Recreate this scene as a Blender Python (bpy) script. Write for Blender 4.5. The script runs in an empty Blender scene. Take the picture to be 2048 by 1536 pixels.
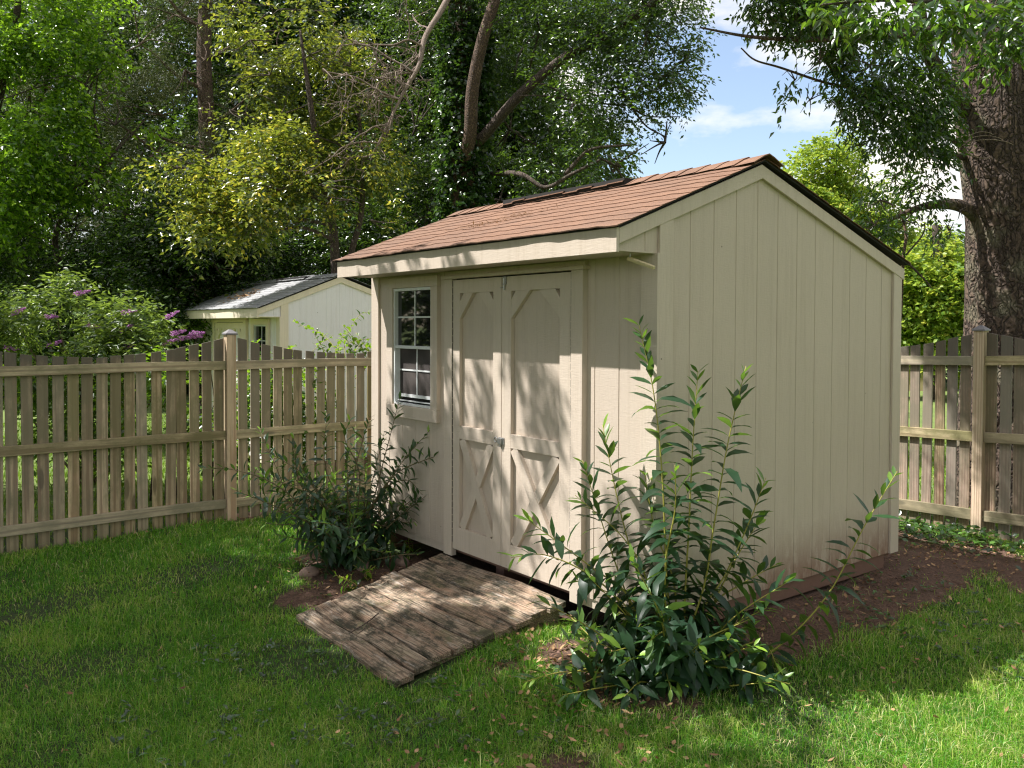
import bpy, math, random
import numpy as np
from mathutils import Vector, Matrix
PI = math.pi
random.seed(7)
RNG = np.random.default_rng(11)

# ------------------------------------------------------------------ camera, world, sun, exposure
SC = bpy.context.scene
COL = SC.collection
CAM = np.array([3.24984, -3.49771, 1.62684])
CF = np.array([-.7923768, .60961457, -.02256284])
CR = np.array([.60969507, .79262638, .00391644])
CU = np.array([-.02027142, .01065315, .99973776])
FP, CX, CY = 1725.25, 1024.0, 691.16          # focal length and principal point for a 2048 px wide frame
cd = bpy.data.cameras.new("camera"); cam = bpy.data.objects.new("camera", cd); COL.objects.link(cam)
cam.matrix_world = Matrix(((CR[0], CU[0], -CF[0], CAM[0]), (CR[1], CU[1], -CF[1], CAM[1]), (CR[2], CU[2], -CF[2], CAM[2]), (0, 0, 0, 1)))
cd.sensor_width = 36.0; cd.lens = FP / 2048 * 36.0
cd.shift_y = -(768 - CY) / 2048
cd.clip_start = 0.05; cd.clip_end = 4000
SC.camera = cam
SUN_T = Vector((.377, .4325, -.821)).normalized()      # the way the sunlight travels
W = bpy.data.worlds.new("World"); SC.world = W; W.use_nodes = True
nt = W.node_tree; nt.nodes.clear()
out = nt.nodes.new('ShaderNodeOutputWorld'); bg = nt.nodes.new('ShaderNodeBackground')
sky = nt.nodes.new('ShaderNodeTexSky'); sky.sky_type = 'NISHITA'; sky.sun_disc = False
sky.sun_elevation = math.radians(55.2); sky.sun_rotation = math.radians(221)
sky.air_density = 1.0; sky.dust_density = 1.2; sky.ozone_density = 1.0
tc = nt.nodes.new('ShaderNodeTexCoord')
mp = nt.nodes.new('ShaderNodeMapping'); mp.inputs['Scale'].default_value = (1, 1, 2.4); mp.inputs['Location'].default_value = (3.1, .4, 0)
n1 = nt.nodes.new('ShaderNodeTexNoise'); n1.inputs['Scale'].default_value = 4.2; n1.inputs['Detail'].default_value = 9; n1.inputs['Roughness'].default_value = .55
cr = nt.nodes.new('ShaderNodeValToRGB'); cr.color_ramp.elements[0].position = .42; cr.color_ramp.elements[1].position = .60
cr.color_ramp.elements[0].color = (.06, .06, .06, 1); cr.color_ramp.elements[1].color = (1, 1, 1, 1)
mx = nt.nodes.new('ShaderNodeMixRGB'); mx.inputs[2].default_value = (6.4, 5.9, 5.2, 1)
nt.links.new(tc.outputs['Generated'], mp.inputs[0]); nt.links.new(mp.outputs[0], n1.inputs['Vector'])
nt.links.new(n1.outputs[0], cr.inputs[0]); nt.links.new(cr.outputs[0], mx.inputs[0])
nt.links.new(sky.outputs[0], mx.inputs[1]); nt.links.new(mx.outputs[0], bg.inputs[0]); nt.links.new(bg.outputs[0], out.inputs[0])
bg.inputs[1].default_value = 0.108
sl = bpy.data.lights.new("sun", 'SUN'); so = bpy.data.objects.new("sun", sl); COL.objects.link(so)
sl.energy = 4.35; sl.angle = math.radians(.53); sl.color = (1, .965, .93)
so.rotation_euler = SUN_T.to_track_quat('-Z', 'Y').to_euler(); so.location = (-6, -7, 14)
SC.view_settings.view_transform = 'Standard'; SC.view_settings.look = 'None'
SC.view_settings.exposure = 1.08; SC.view_settings.gamma = 1.0
SC.cycles.max_bounces = 7; SC.cycles.transparent_max_bounces = 8
SC.cycles.diffuse_bounces = 4; SC.cycles.glossy_bounces = 3; SC.cycles.transmission_bounces = 5
SC.cycles.use_denoising = True; SC.cycles.denoiser = 'OPENIMAGEDENOISE'; SC.cycles.denoising_prefilter = 'NONE'; SC.cycles.denoising_input_passes = 'RGB_ALBEDO_NORMAL'
SC.cycles.sample_clamp_indirect = 3.0
SC.cycles.filter_width = 1.2
SC.cycles.caustics_reflective = False; SC.cycles.caustics_refractive = False

# ------------------------------------------------------------------ helpers
def at(x, y, z):                        # point seen at pixel (x, y) of the 2048x1536 frame, z metres deep
    return CAM + z * (CF + (x - CX) / FP * CR - (y - CY) / FP * CU)
def at_plane(x, y, ax, v):
    d = CF + (x - CX) / FP * CR - (y - CY) / FP * CU
    return CAM + (v - CAM[ax]) / d[ax] * d

def tag(o, label=None, cat=None, group=None, kind=None):
    if label: o['label'] = label
    if cat: o['category'] = cat
    if group: o['group'] = group
    if kind: o['kind'] = kind
    return o
def empty(name, loc, label=None, cat=None, group=None):
    o = bpy.data.objects.new(name, None); COL.objects.link(o); o.location = Vector(loc); o.empty_display_size = .2
    return tag(o, label, cat, group)
def link_mesh(name, me, mat, parent=None, smooth=False, loc=None):
    if mat: me.materials.append(mat)
    o = bpy.data.objects.new(name, me); COL.objects.link(o)
    if smooth: me.polygons.foreach_set('use_smooth', np.ones(len(me.polygons), bool))
    if parent is not None: o.parent = parent
    if loc is not None: o.location = Vector(loc)
    return o
class MB:
    """collects simple shapes and links them as one mesh object"""
    def __init__(s): s.v = []; s.f = []
    def poly(s, pts, faces):
        b = len(s.v); s.v += [tuple(map(float, p)) for p in pts]; s.f += [tuple(b + i for i in f) for f in faces]
    def box(s, x0, x1, y0, y1, z0, z1):
        s.poly([(x0, y0, z0), (x1, y0, z0), (x1, y1, z0), (x0, y1, z0), (x0, y0, z1), (x1, y0, z1), (x1, y1, z1), (x0, y1, z1)],
               [(0, 3, 2, 1), (4, 5, 6, 7), (0, 1, 5, 4), (1, 2, 6, 5), (2, 3, 7, 6), (3, 0, 4, 7)])
    def prism(s, outline, axis, a0, a1):
        """outline: 2-D points in the two other axes, extruded along axis from a0 to a1"""
        n = len(outline); P = []
        for a in (a0, a1):
            for (p, q) in outline:
                P.append({0: (a, p, q), 1: (p, a, q), 2: (p, q, a)}[axis])
        s.poly(P, [tuple(range(n))[::-1], tuple(range(n, 2 * n))] + [(i, (i + 1) % n, n + (i + 1) % n, n + i) for i in range(n)])
    def tube(s, path, rad, n=8, cap=True):
        V, F = tube_np(path, rad, n, cap)
        b = len(s.v); s.v += [tuple(p) for p in V]; s.f += [tuple(b + i for i in f) for f in F]
    def build(s, name, mat, parent=None, smooth=False, bevel=0, loc=None):
        me = bpy.data.meshes.new(name); me.from_pydata(s.v, [], s.f); me.update()
        o = link_mesh(name, me, mat, parent, smooth, loc)
        if bevel:
            m = o.modifiers.new('bevel', 'BEVEL'); m.width = bevel; m.segments = 2; m.limit_method = 'ANGLE'; m.angle_limit = math.radians(50)
        return o
def smooth_path(P, k=6):
    P = np.asarray(P, float)
    if len(P) < 3: 
        t = np.linspace(0, 1, k + 1)[:, None]; return P[0] * (1 - t) + P[-1] * t
    Q = np.vstack([2 * P[0] - P[1], P, 2 * P[-1] - P[-2]]); res = []
    for i in range(1, len(Q) - 2):
        for t in np.linspace(0, 1, k, endpoint=False):
            a, b, c, d = Q[i - 1], Q[i], Q[i + 1], Q[i + 2]
            res.append(.5 * ((2 * b) + (-a + c) * t + (2 * a - 5 * b + 4 * c - d) * t * t + (-a + 3 * b - 3 * c + d) * t ** 3))
    res.append(P[-1]); return np.array(res)
def tube_np(path, rad, n=8, cap=True):
    P = np.asarray(path, float); m = len(P); rad = np.broadcast_to(np.asarray(rad, float), (m,))
    T = np.gradient(P, axis=0); T /= np.linalg.norm(T, axis=1)[:, None] + 1e-9
    up = np.array([0, 0, 1.]) if abs(T[0][2]) < .9 else np.array([1., 0, 0])
    u = np.cross(T[0], up); u /= np.linalg.norm(u); V = []
    for i in range(m):
        u = u - T[i] * (u @ T[i]); u /= np.linalg.norm(u) + 1e-9; w = np.cross(T[i], u)
        a = np.arange(n) * 2 * PI / n
        V.append(P[i] + rad[i] * (np.cos(a)[:, None] * u + np.sin(a)[:, None] * w))
    V = np.vstack(V); F = []
    for i in range(m - 1):
        for j in range(n):
            F.append((i * n + j, i * n + (j + 1) % n, (i + 1) * n + (j + 1) % n, (i + 1) * n + j))
    if cap: F.append(tuple(range(n))[::-1]); F.append(tuple(range((m - 1) * n, m * n)))
    return V, F
def np_mesh(name, V, T, attr=None):
    """triangle mesh from arrays; attr is one value per triangle"""
    me = bpy.data.meshes.new(name); nv, nf = len(V), len(T)
    me.vertices.add(nv); me.vertices.foreach_set('co', np.ascontiguousarray(V, np.float32).ravel())
    me.loops.add(nf * 3); me.loops.foreach_set('vertex_index', np.ascontiguousarray(T, np.int32).ravel())
    me.polygons.add(nf); me.polygons.foreach_set('loop_start', np.arange(0, nf * 3, 3, dtype=np.int32))
    me.update(calc_edges=True)
    if attr is not None:
        a = me.attributes.new('tint', 'FLOAT', 'FACE'); a.data.foreach_set('value', np.ascontiguousarray(attr, np.float32))
    return me
def unit(v): return v / (np.linalg.norm(v, axis=-1, keepdims=True) + 1e-9)
_K = np.random.default_rng(5).normal(size=(3, 14, 3)); _PH = np.random.default_rng(6).uniform(0, 6.28, (3, 14))
def vnoise(P, freq, s=0):
    P = np.asarray(P, float); return np.sin((P @ (_K[s].T * freq)) + _PH[s]).sum(-1) / 3.7

# ------------------------------------------------------------------ materials
class NT:
    def __init__(s, name):
        s.m = bpy.data.materials.new(name); s.m.use_nodes = True; s.t = s.m.node_tree; s.t.nodes.clear()
        s.out = s.n('ShaderNodeOutputMaterial'); s.b = s.n('ShaderNodeBsdfPrincipled'); s.l(s.b.outputs[0], s.out.inputs[0])
    def n(s, k, **kw):
        x = s.t.nodes.new(k)
        for a, v in kw.items():
            if hasattr(x, a): setattr(x, a, v)
            else: x.inputs[a].default_value = v
        return x
    def l(s, a, b): s.t.links.new(a, b)
    def noise(s, vec, scale, detail=4, rough=.55, dist=0.):
        x = s.n('ShaderNodeTexNoise'); x.inputs['Scale'].default_value = scale; x.inputs['Detail'].default_value = detail
        x.inputs['Roughness'].default_value = rough; x.inputs['Distortion'].default_value = dist
        if vec is not None: s.l(vec, x.inputs['Vector'])
        return x.outputs[0]
    def mapping(s, vec, scale=(1, 1, 1), loc=(0, 0, 0)):
        x = s.n('ShaderNodeMapping'); x.inputs['Scale'].default_value = scale; x.inputs['Location'].default_value = loc; s.l(vec, x.inputs[0]); return x.outputs[0]
    def ramp(s, fac, stops, interp='LINEAR'):
        x = s.n('ShaderNodeValToRGB'); r = x.color_ramp; r.interpolation = interp
        while len(r.elements) < len(stops): r.elements.new(.5)
        for e, (p, c) in zip(r.elements, stops):
            e.position = p; e.color = (c, c, c, 1) if isinstance(c, (int, float)) else (*c, 1)
        s.l(fac, x.inputs[0]); return x.outputs[0]
    def mix(s, fac, a, b, mode='MIX'):
        x = s.n('ShaderNodeMixRGB'); x.blend_type = mode
        for i, v in ((0, fac), (1, a), (2, b)):
            if isinstance(v, (int, float)): x.inputs[i].default_value = v if i == 0 else (v, v, v, 1)
            elif isinstance(v, tuple): x.inputs[i].default_value = (*v, 1)
            else: s.l(v, x.inputs[i])
        return x.outputs[0]
    def math(s, op, a, b=0., c=None):
        x = s.n('ShaderNodeMath'); x.operation = op
        for i, v in enumerate((a, b, c)):
            if v is None: continue
            if isinstance(v, (int, float)): x.inputs[i].default_value = v
            else: s.l(v, x.inputs[i])
        return x.outputs[0]
    def bump(s, h, strength=.3, dist=.01):
        x = s.n('ShaderNodeBump'); x.inputs['Strength'].default_value = strength; x.inputs['Distance'].default_value = dist
        s.l(h, x.inputs['Height']); s.l(x.outputs[0], s.b.inputs['Normal'])
    def obj(s): return s.n('ShaderNodeTexCoord').outputs['Object']
    def randvec(s, vec, amp=37.):
        r = s.n('ShaderNodeObjectInfo').outputs['Random']; c = s.n('ShaderNodeCombineXYZ')
        s.l(s.math('MULTIPLY', r, amp), c.inputs[0]); s.l(s.math('MULTIPLY', r, amp * .37), c.inputs[1]); s.l(s.math('MULTIPLY', r, amp * .73), c.inputs[2])
        a = s.n('ShaderNodeVectorMath'); a.operation = 'ADD'; s.l(vec, a.inputs[0]); s.l(c.outputs[0], a.inputs[1]); return a.outputs[0], r
    def set(s, col=None, rough=None, **kw):
        for k, v in (('Base Color', col), ('Roughness', rough)):
            if v is None: continue
            if isinstance(v, tuple): s.b.inputs[k].default_value = (*v, 1)
            elif isinstance(v, (int, float)): s.b.inputs[k].default_value = v
            else: s.l(v, s.b.inputs[k])
        for k, v in kw.items(): s.b.inputs[k.replace('_', ' ')].default_value = v
        return s.m

def paint_mat(name, c0, dirt=(.21, .095, .055), dirty=True, grain=(1, 1, 1)):
    s = NT(name); o = s.obj()
    g = s.noise(s.mapping(o, (45 * grain[0], 45 * grain[1], 5 * grain[2])), 3.2, 5, .65)          # long grain of the rough sawn face
    r = s.noise(s.mapping(o, (9, 9, 60)), 2.2, 3, .6)           # saw ripples across
    big = s.noise(o, 1.7, 4, .6)
    c = s.mix(s.ramp(big, [(.35, .0), (.7, .35)]), c0, tuple(x * .86 for x in c0))
    c = s.mix(s.ramp(g, [(.3, .28), (.5, 0)]), c, tuple(x * .72 for x in c0))
    stk = s.noise(s.mapping(o, (16, 16, .55)), 1.6, 5, .7); c = s.mix(s.ramp(stk, [(.50, 0.), (.72, .30)]), c, (c0[0] * .62, c0[1] * .58, c0[2] * .5))
    nv = s.n('ShaderNodeTexVoronoi'); nv.inputs['Scale'].default_value = 5.5; s.l(o, nv.inputs['Vector']); c = s.mix(s.ramp(nv.outputs['Distance'], [(.022, .75), (.034, 0.)]), c, (.10, .07, .05))
    if dirty:
        sp = s.n('ShaderNodeSeparateXYZ'); s.l(o, sp.inputs[0])
        fl = s.noise(s.mapping(o, (1, 1, .35)), 9, 6, .7)
        h = s.math('ADD', sp.outputs[2], s.math('MULTIPLY', s.math('SUBTRACT', fl, .5), .75))
        spx = s.math('MULTIPLY', s.ramp(s.math('ADD', h, .05), [(.0, 1.), (.14, .8), (.42, .0)]), s.ramp(fl, [(.40, .25), (.56, 1.)]))
        # the splashed soil sits on the tall side wall, out towards the back
        yy = s.ramp(s.math('MULTIPLY', sp.outputs[1], .4), [(.1, .15), (.4, 1.)])
        c = s.mix(s.math('MULTIPLY', spx, yy), c, dirt)
    h = s.math('ADD', s.math('MULTIPLY', g, .8), s.math('MULTIPLY', r, .8))
    s.bump(h, .45, .0035)
    return s.set(c, .62)
M_paint = paint_mat('beige_siding_paint', (.575, .485, .395))
M_trim = paint_mat('beige_trim_paint', (.60, .51, .415), dirty=False)
M_wpaint = paint_mat('white_siding_paint', (.88, .85, .88), dirty=False)
M_cream = paint_mat('cream_trim_paint', (.82, .72, .56), dirty=False)
M_tan = paint_mat('tan_far_paint', (.55, .43, .27), dirty=False)

def roof_mat(name, a, b, c):
    s = NT(name); o = s.obj()
    g = s.noise(o, 260, 2, .7); m = s.noise(s.mapping(o, (1.2, 5, 5)), 3, 5, .65); w = s.noise(o, 1.1, 4, .6)
    col = s.mix(s.ramp(m, [(.35, 0.), (.65, 1.)]), a, b)
    col = s.mix(s.ramp(w, [(.45, 0.), (.75, .55)]), col, c)
    col = s.mix(s.ramp(g, [(.36, .75), (.5, 0.), (.66, 0.)]), col, tuple(x * .3 for x in c))
    s.bump(g, .7, .004); return s.set(col, .93)
M_roof = roof_mat('brown_shingle', (.275, .150, .092), (.20, .108, .068), (.13, .088, .066))
M_groof = roof_mat('grey_shingle', (.42, .42, .43), (.35, .36, .37), (.24, .24, .24))
M_troof = roof_mat('tan_shingle', (.42, .29, .16), (.36, .24, .13), (.2, .14, .1))
def flat(name, c, r=.6, **kw):
    s = NT(name); n = s.noise(s.obj(), 30, 3); return s.set(s.mix(s.ramp(n, [(.3, .0), (.7, .3)]), c, tuple(x * .6 for x in c)), r, **kw)
M_black = flat('black_felt_and_shade', (.018, .017, .016), .9)
M_dark = flat('unlit_interior_black', (.012, .011, .010), .9)  # near-black colour in place of the unlit inside of the shed
M_vinyl = flat('white_vinyl', (.74, .76, .76), .35)
M_metal = flat('zinc_steel', (.45, .45, .44), .38, Metallic=.85)
M_hinge = flat('hinge_steel', (.16, .15, .13), .5, Metallic=.5)
M_cap = flat('grey_post_cap', (.20, .19, .20), .5)
M_stick = flat('pale_pine', (.62, .52, .30), .55)
M_rock = None
def glass_mat():
    s = NT('window_glass'); n = s.noise(s.obj(), 2.5, 1); s.bump(n, .05, .01)
    return s.set((.012, .013, .013), .03, Specular_IOR_Level=.9)
M_glass = glass_mat()
def screen_mat():
    s = NT('insect_screen'); o = s.obj(); n = s.noise(o, 4, 4)
    return s.set(s.mix(s.ramp(n, [(.35, 0.), (.65, 1.)]), (.035, .028, .026), (.085, .07, .062)), .75)
M_screen = screen_mat()

def wood_mat(name, light, dark, red, green, algae=1., streak=1., topgrey=0.):
    s = NT(name); o, rnd = s.randvec(s.obj())
    p = s.mapping(o, (1, 1, .045))
    wv = s.n('ShaderNodeTexWave'); wv.wave_type = 'RINGS'; wv.rings_direction = 'Z'; wv.wave_profile = 'SIN'
    wv.inputs['Scale'].default_value = 13; wv.inputs['Distortion'].default_value = 6.5; wv.inputs['Detail'].default_value = 2.5
    wv.inputs['Detail Scale'].default_value = 1.1; wv.inputs['Detail Roughness'].default_value = .45; s.l(p, wv.inputs[0])
    fine = s.noise(s.mapping(o, (26, 26, .8)), 2, 6, .75)
    big = s.noise(s.mapping(o, (2.5, 2.5, 1.1)), 1.6, 4, .6)
    c = s.mix(s.ramp(wv.outputs[0], [(.45, 0.), (.85, .85)]), light, red)
    c = s.mix(s.ramp(fine, [(.32, .75 * streak), (.52, 0.)]), c, dark)
    c = s.mix(s.ramp(big, [(.45, 0.), (.7, .5)]), c, tuple(.5 * (a + b) for a, b in zip(dark, light)))
    # knots
    vo = s.n('ShaderNodeTexVoronoi'); vo.inputs['Scale'].default_value = 1.; vo.inputs['Randomness'].default_value = 1.
    s.l(s.mapping(o, (7, 7, 1.7)), vo.inputs['Vector'])
    c = s.mix(s.ramp(vo.outputs['Distance'], [(.0, .95), (.13, .85), (.19, .0)]), c, tuple(x * .3 for x in red))
    # algae: per board and near the top of the board
    oc = s.obj(); sp = s.n('ShaderNodeSeparateXYZ'); s.l(oc, sp.inputs[0])
    an = s.noise(s.mapping(o, (3, 3, 1.4)), 2.3, 5, .7)
    top = s.ramp(sp.outputs[2], [(.0, .25), (.62, .2), (.95, .9)])
    a = s.math('MULTIPLY', s.ramp(s.math('ADD', an, s.math('MULTIPLY', top, .22)), [(.46, 0.), (.72, .85)]), algae)
    c = s.mix(a, c, green)
    c = s.mix(s.math('MULTIPLY', s.math('FRACT', s.math('MULTIPLY', rnd, 7.3)), .55), c, dark)
    c = s.mix(s.math('MULTIPLY', s.math('FRACT', s.math('MULTIPLY', rnd, 13.7)), .4), c, (.36, .34, .31))
    if topgrey:
        tn = s.math('ADD', sp.outputs[2], s.math('MULTIPLY', s.math('SUBTRACT', an, .5), .35))
        c = s.mix(s.ramp(s.math('MULTIPLY', tn, .5), [(.735, 0.), (.80, topgrey)]), c, (.10, .088, .07))
        c = s.mix(s.ramp(s.math('ADD', tn, .1), [(.05, .55), (.30, 0.)]), c, (.14, .13, .06))
    s.bump(s.math('ADD', s.math('MULTIPLY', fine, .7), s.math('MULTIPLY', wv.outputs[0], .25)), .5, .003)
    return s.set(c, .78)
M_picket = wood_mat('weathered_pine_picket', (.76, .58, .36), (.13, .10, .058), (.33, .19, .10), (.22, .20, .08), topgrey=.75)
M_rail = wood_mat('weathered_pine_rail', (.74, .60, .36), (.13, .105, .055), (.36, .25, .14), (.20, .19, .07))
M_brown_picket = wood_mat('brown_pine_picket', (.58, .41, .28), (.09, .065, .045), (.30, .15, .09), (.16, .14, .06), topgrey=.7)
M_post = wood_mat('pine_post', (.82, .62, .42), (.24, .16, .10), (.46, .26, .15), (.32, .28, .12), algae=.45)
def ramp_wood():
    s = NT('weathered_ramp_board'); o, rnd = s.randvec(s.obj())
    p = s.mapping(o, (.07, 1, 1))
    fine = s.noise(s.mapping(o, (1.4, 55, 55)), 3, 6, .72)
    wv = s.n('ShaderNodeTexWave'); wv.wave_type = 'RINGS'; wv.rings_direction = 'X'; wv.inputs['Scale'].default_value = 22; wv.inputs['Distortion'].default_value = 7
    wv.inputs['Detail'].default_value = 3; wv.inputs['Detail Roughness'].default_value = .5; s.l(p, wv.inputs[0])
    base = s.mix(s.ramp(wv.outputs[0], [(.2, 0.), (.8, .6)]), (.44, .35, .25), (.25, .17, .12))
    base = s.mix(s.ramp(s.noise(s.mapping(o, (1.6, 7, 7)), 1.5, 5, .7), [(.42, 0.), (.64, .8)]), base, (.36, .22, .14))
    base = s.mix(s.ramp(fine, [(.38, .9), (.53, 0.)]), base, (.035, .027, .018))
    blot = s.noise(s.mapping(o, (2.2, 5, 5)), 1.9, 8, .78)
    base = s.mix(s.ramp(blot, [(.46, 0.), (.58, .92)]), base, (.035, .035, .02))
    gr = s.noise(s.mapping(o, (2, 3, 3), (5, 5, 5)), 1.7, 6, .7)
    base = s.mix(s.ramp(gr, [(.52, 0.), (.7, .6)]), base, (.15, .15, .06))
    pale = s.noise(s.mapping(o, (1.3, 9, 9), (9, 2, 4)), 2.3, 6, .75)
    base = s.mix(s.ramp(pale, [(.57, 0.), (.70, .7)]), base, (.58, .52, .46))
    s.bump(s.math('ADD', fine, s.math('MULTIPLY', wv.outputs[0], .3)), .8, .006)
    return s.set(base, .85)
M_ramp = ramp_wood()
M_brownbeam = flat('brown_skid_paint', (.19, .105, .075), .8)
def bark_mat(name, a, b, sc=1., zs=.22, moss=None):
    s = NT(name); o = s.obj()
    w = s.noise(s.mapping(o, (1, 1, zs)), 7 * sc, 3, .6)
    v = s.n('ShaderNodeTexVoronoi'); v.feature = 'DISTANCE_TO_EDGE'; v.inputs['Scale'].default_value = 13 * sc
    add = s.n('ShaderNodeVectorMath'); add.operation = 'ADD'
    nc = s.n('ShaderNodeTexNoise'); nc.inputs['Scale'].default_value = 6 * sc; s.l(o, nc.inputs[0])
    sc2 = s.n('ShaderNodeVectorMath'); sc2.operation = 'SCALE'; sc2.inputs['Scale'].default_value = .22 / sc; s.l(nc.outputs[1], sc2.inputs[0])
    s.l(s.mapping(o, (1, 1, zs)), add.inputs[0]); s.l(sc2.outputs[0], add.inputs[1]); s.l(add.outputs[0], v.inputs['Vector'])
    f = s.noise(o, 45 * sc, 5, .7)
    h = s.ramp(v.outputs['Distance'], [(.0, 0.), (.22, .8), (.5, 1.)])
    c = s.mix(h, tuple(x * .35 for x in b), a); c = s.mix(s.ramp(f, [(.35, .7), (.6, 0.)]), c, b)
    c = s.mix(s.ramp(w, [(.4, 0.), (.7, .5)]), c, b)
    if moss: c = s.mix(s.ramp(s.noise(o, 2.2, 5, .7), [(.52, 0.), (.68, .7)]), c, moss)
    s.bump(s.math('ADD', h, s.math('MULTIPLY', f, .35)), 1.0, .03 / sc); return s.set(c, .9)
M_bark = bark_mat('furrowed_bark', (.175, .120, .085), (.060, .040, .028), 1.3, .12, (.2, .19, .12))
M_bark2 = bark_mat('brown_bark', (.26, .17, .11), (.10, .065, .045), 2.5)
M_limb = bark_mat('limb_bark', (.20, .15, .115), (.07, .05, .038), 3.)
M_dead = bark_mat('dead_branch_bark', (.50, .40, .32), (.25, .18, .14), 6.)
def leaf_mat(name, cols, trans=.4, tc=(.32, .52, .05), rough=.42, spec=.5, skew=1.):  # skew: mostly dark tints, with a bright tail painting in sunlit flecks
    s = NT(name); a = s.n('ShaderNodeAttribute'); a.attribute_name = 'tint'
    n = len(cols); c = s.ramp(a.outputs['Fac'], [((i / (n - 1)) ** skew, cc) for i, cc in enumerate(cols)])
    s.set(c, rough, Specular_IOR_Level=spec)
    tr = s.n('ShaderNodeBsdfTranslucent'); s.l(s.mix(.55, c, tc, 'MIX'), tr.inputs[0])
    mxs = s.n('ShaderNodeMixShader'); mxs.inputs[0].default_value = trans
    s.l(s.b.outputs[0], mxs.inputs[1]); s.l(tr.outputs[0], mxs.inputs[2]); s.l(mxs.outputs[0], s.out.inputs[0]); return s.m
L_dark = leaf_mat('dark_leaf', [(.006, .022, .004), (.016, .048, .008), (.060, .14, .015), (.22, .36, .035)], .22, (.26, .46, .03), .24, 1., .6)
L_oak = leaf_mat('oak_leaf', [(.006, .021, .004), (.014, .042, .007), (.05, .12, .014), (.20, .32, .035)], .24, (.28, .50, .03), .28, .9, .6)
L_bright = leaf_mat('bright_leaf', [(.009, .032, .004), (.025, .08, .008), (.14, .29, .02), (.36, .56, .04)], .42, (.46, .78, .03), .28, .8, .75)
L_yellow = leaf_mat('yellowing_leaf', [(.009, .028, .004), (.022, .06, .008), (.07, .13, .016), (.38, .42, .05), (.80, .66, .07)], .36, (.50, .58, .05), .28, .8)
L_cedar = leaf_mat('cedar_foliage', [(.014, .026, .006), (.036, .056, .013), (.11, .14, .035), (.28, .28, .08)], .13, (.2, .25, .05), .5, .4)
L_maple = leaf_mat('maple_leaf', [(.10, .20, .03), (.18, .30, .035), (.32, .42, .05), (.50, .48, .07)], .45, (.55, .66, .06), .45, .4)
L_ash = leaf_mat('ash_leaf', [(.007, .026, .004), (.016, .052, .007), (.06, .16, .016), (.24, .46, .035)], .28, (.34, .62, .03), .28, .8, .6)
L_bush = leaf_mat('shrub_leaf', [(.014, .042, .022), (.022, .060, .028), (.042, .11, .032), (.28, .46, .05)], .3, (.34, .60, .05), .40, .5)
L_ivy = leaf_mat('ivy_leaf', [(.008, .028, .005), (.02, .06, .009), (.06, .15, .025), (.16, .32, .06)], .22, (.25, .48, .04), .28, .9, .7)
L_butter = leaf_mat('butterfly_bush_leaf', [(.015, .04, .008), (.04, .09, .015), (.12, .21, .035), (.34, .46, .08)], .36, (.4, .55, .06), .4, .6)
L_grass = leaf_mat('grass_blade', [(.055, .215, .014), (.105, .33, .02), (.25, .47, .04), (.52, .58, .13), (.78, .66, .40)], .38, (.30, .60, .04), .42, .5)
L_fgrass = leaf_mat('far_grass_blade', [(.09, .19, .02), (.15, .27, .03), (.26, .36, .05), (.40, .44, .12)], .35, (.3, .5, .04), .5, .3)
L_litter = leaf_mat('dry_leaf', [(.16, .09, .055), (.30, .17, .09), (.42, .26, .14), (.55, .36, .2)], .15, (.5, .3, .1), .7, .2)
L_flower = leaf_mat('purple_floret', [(.36, .16, .36), (.50, .24, .48), (.60, .34, .56)], .35, (.7, .25, .7), .6, .2)
L_stem = flat('yellow_green_stem', (.36, .33, .06), .5)
L_stem2 = flat('brown_stem', (.15, .12, .05), .6)

# ------------------------------------------------------------------ ground
CTRL = [(-.05, 2.5, -.10), (.1, 1.2, -.125), (.15, .2, -.17), (-.3, -.4, -.20), (-2, -1.3, -.345), (-.8, -1.35, -.345), (-3.2, -.2, -.24), (-2.5, .0, -.21), (-2.1, -.4, -.25),
        (-4.95, -.6, -.245), (-4.95, -2.5, -.285), (-4.95, 1.5, -.26), (-.3, 4.5, -.235), (1.5, 4.5, -.22), (-1.5, 4.5, -.26), (.5, -1.4, -.34), (1.2, .6, -.27), (1.1, 2.5, -.19), (-1.5, 2.8, -.15), (-1.5, 1.2, -.2),
        (-3, 2.8, -.22), (3, -3.5, -.40), (-1, -3.5, -.40), (-4, -4, -.36), (2.5, -.5, -.36), (-8.6, 1.4, -.42), (-9.5, 4, -.45), (-8, -3, -.38), (0, 8, -.35), (4, 3, -.3), (-12, -2, -.5), (-12, 8, -.6), (5, 8, -.5), (-5, 10, -.55)]
CT = np.array(CTRL)
def ground_z(x, y):
    x = np.asarray(x, float); y = np.asarray(y, float)
    d2 = (x[..., None] - CT[:, 0]) ** 2 + (y[..., None] - CT[:, 1]) ** 2 + .06
    w = d2 ** -1.6
    fl = np.full(x.shape, 60.0 ** -3.2)
    z = ((w * CT[:, 2]).sum(-1) + fl * -.55) / (w.sum(-1) + fl)
    P = np.stack([x, y, 0 * x], -1)
    near = np.exp(-((x + 1) ** 2 + (y - 0) ** 2) / 150)
    return z + near * (.012 * vnoise(P, 1.1) + .006 * vnoise(P, 3.2, 1))
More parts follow.
